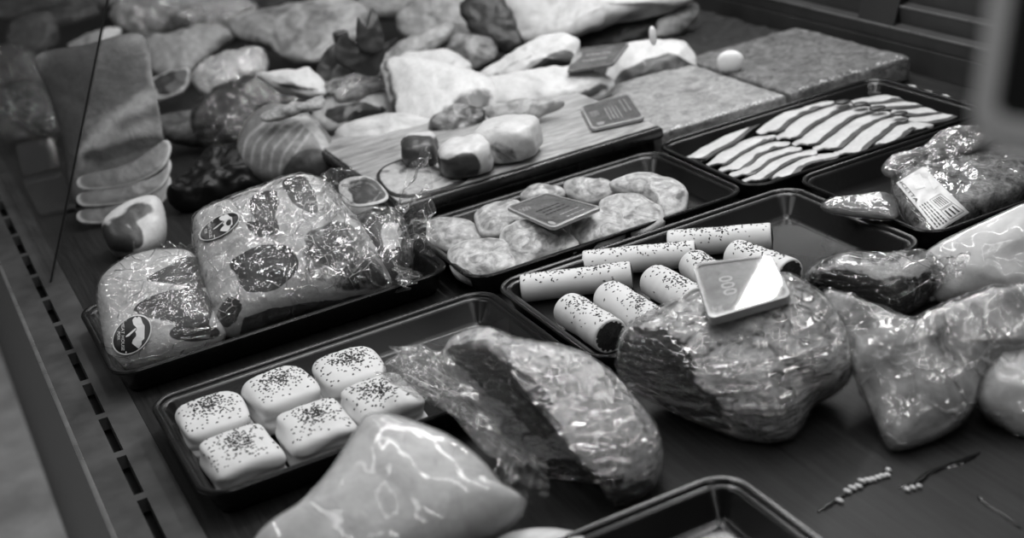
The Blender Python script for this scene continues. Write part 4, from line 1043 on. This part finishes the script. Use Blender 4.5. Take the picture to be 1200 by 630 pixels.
# blurred sign close to the lens
o0 = CAM+ray(1195, 75)*.46; nz_ = (CAM-o0).normalized(); ux = UP.cross(nz_).normalized(); uy = nz_.cross(ux)
sg = empty('sign_holder', (o0.x+.02, o0.y, 0.), 'blurred grey rounded sign frame close to the camera, top right', 'sign')
def srr(hw, hh, r, n=8):
    out = []
    for cx, cy, a0 in ((hw-r, hh-r, 0), (-hw+r, hh-r, 90), (-hw+r, -hh+r, 180), (hw-r, -hh+r, 270)):
        for k in range(n+1):
            a = math.radians(a0+90*k/n); out.append((cx+r*math.cos(a), cy+r*math.sin(a)))
    return out
sc0 = o0+ux*.0335+uy*.004; tw = math.radians(-9)
u2 = ux*math.cos(tw)+uy*math.sin(tw); v2 = uy*math.cos(tw)-ux*math.sin(tw)
bm = bmesh.new(); rows = []
for (hw, hh, r), h in (((.044, .036, .012), -.004), ((.044, .036, .012), .003), ((.042, .034, .011), .004), ((.038, .0265, .006), .004), ((.037, .0255, .005), -.002)):
    rows.append([bm.verts.new(sc0+u2*a+v2*b+nz_*h) for a, b in srr(hw, hh, r)])
for a, b in zip(rows, rows[1:]):
    n = len(a)
    for j in range(n): bm.faces.new((a[j], a[(j+1) % n], b[(j+1) % n], b[j]))
obj('sign_frame', bm, 'signgrey', sg)
bm = bmesh.new(); bm.faces.new([bm.verts.new(sc0+u2*a+v2*b-nz_*.001) for a, b in srr(.0385, .027, .006)]); 
bm.faces.new([bm.verts.new(sc0+u2*a+v2*b-nz_*.004) for a, b in srr(.0385, .027, .006)][::-1])
obj('sign_panel', bm, 'signdark', sg, smooth=False)
bm = bmesh.new(); px_, py_ = (sc0+u2*.05).x, (sc0+u2*.05).y
bmesh.ops.create_cone(bm, cap_ends=True, segments=20, radius1=.004, radius2=.004, depth=sc0.z, matrix=Matrix.Translation((px_, py_, sc0.z/2)))
obj('sign_post', bm, 'signgrey', sg)
bm = bmesh.new(); bmesh.ops.create_cone(bm, cap_ends=True, segments=28, radius1=.03, radius2=.028, depth=.006, matrix=Matrix.Translation((px_, py_, .003)))
obj('sign_foot', bm, 'signgrey', sg)

# ================================================================== LIGHT, CAMERA
def area(name, loc, target, sx, sy, power, spread=180):
    l = bpy.data.lights.new(name, 'AREA'); l.shape = 'RECTANGLE'; l.size = sx; l.size_y = sy; l.energy = power; l.spread = math.radians(spread)
    o = bpy.data.objects.new(name, l); C.objects.link(o); o.location = loc
    d = (Vector(target)-Vector(loc)).normalized()
    o.rotation_euler = d.to_track_quat('-Z', 'Y').to_euler()
    return o
for x, y, L_, pw in ((-.1, .6, 2.4, 4), (.7, .7, 2.4, 10), (1.5, .9, 2.4, 12), (1.6, 2.6, 2.4, 12), (.8, 2.7, 2.4, 3), (2.6, 4.4, 2.4, 9), (-1.4, 2.2, 2.4, 16), (.1, -1.5, 2.0, 7)):  # last two are added fill, unseen: over the floor and behind the camera
    area('ceiling_and_fill_tube', (x, y, 2.15), (x, y, 0), .055, L_, pw)
area('case_lamp', (1.0, 1.7, .95), (.80, 1.6, 0), .05, 1.7, 7.5)
w = bpy.data.worlds.new('shop'); bpy.context.scene.world = w; w.use_nodes = True
w.node_tree.nodes['Background'].inputs[0].default_value = g(.5); w.node_tree.nodes['Background'].inputs[1].default_value = .035

cam = bpy.data.cameras.new('camera'); co_ = bpy.data.objects.new('camera', cam); C.objects.link(co_)
cam.sensor_width = 36; cam.lens = F*36/1200; cam.clip_start = .02; cam.clip_end = 60
mw = RT.to_4x4(); mw.translation = CAM; co_.matrix_world = mw
cam.dof.use_dof = True; cam.dof.focus_distance = 1.50; cam.dof.aperture_fstop = 4.0; cam.dof.aperture_blades = 7
sc_ = bpy.context.scene; sc_.camera = co_
sc_.view_settings.view_transform = 'Standard'; sc_.view_settings.look = 'None'; sc_.view_settings.exposure = .30; sc_.view_settings.gamma = 1; sc_.view_settings.use_curve_mapping = False
sc_.cycles.transparent_max_bounces = 24; sc_.cycles.max_bounces = 8
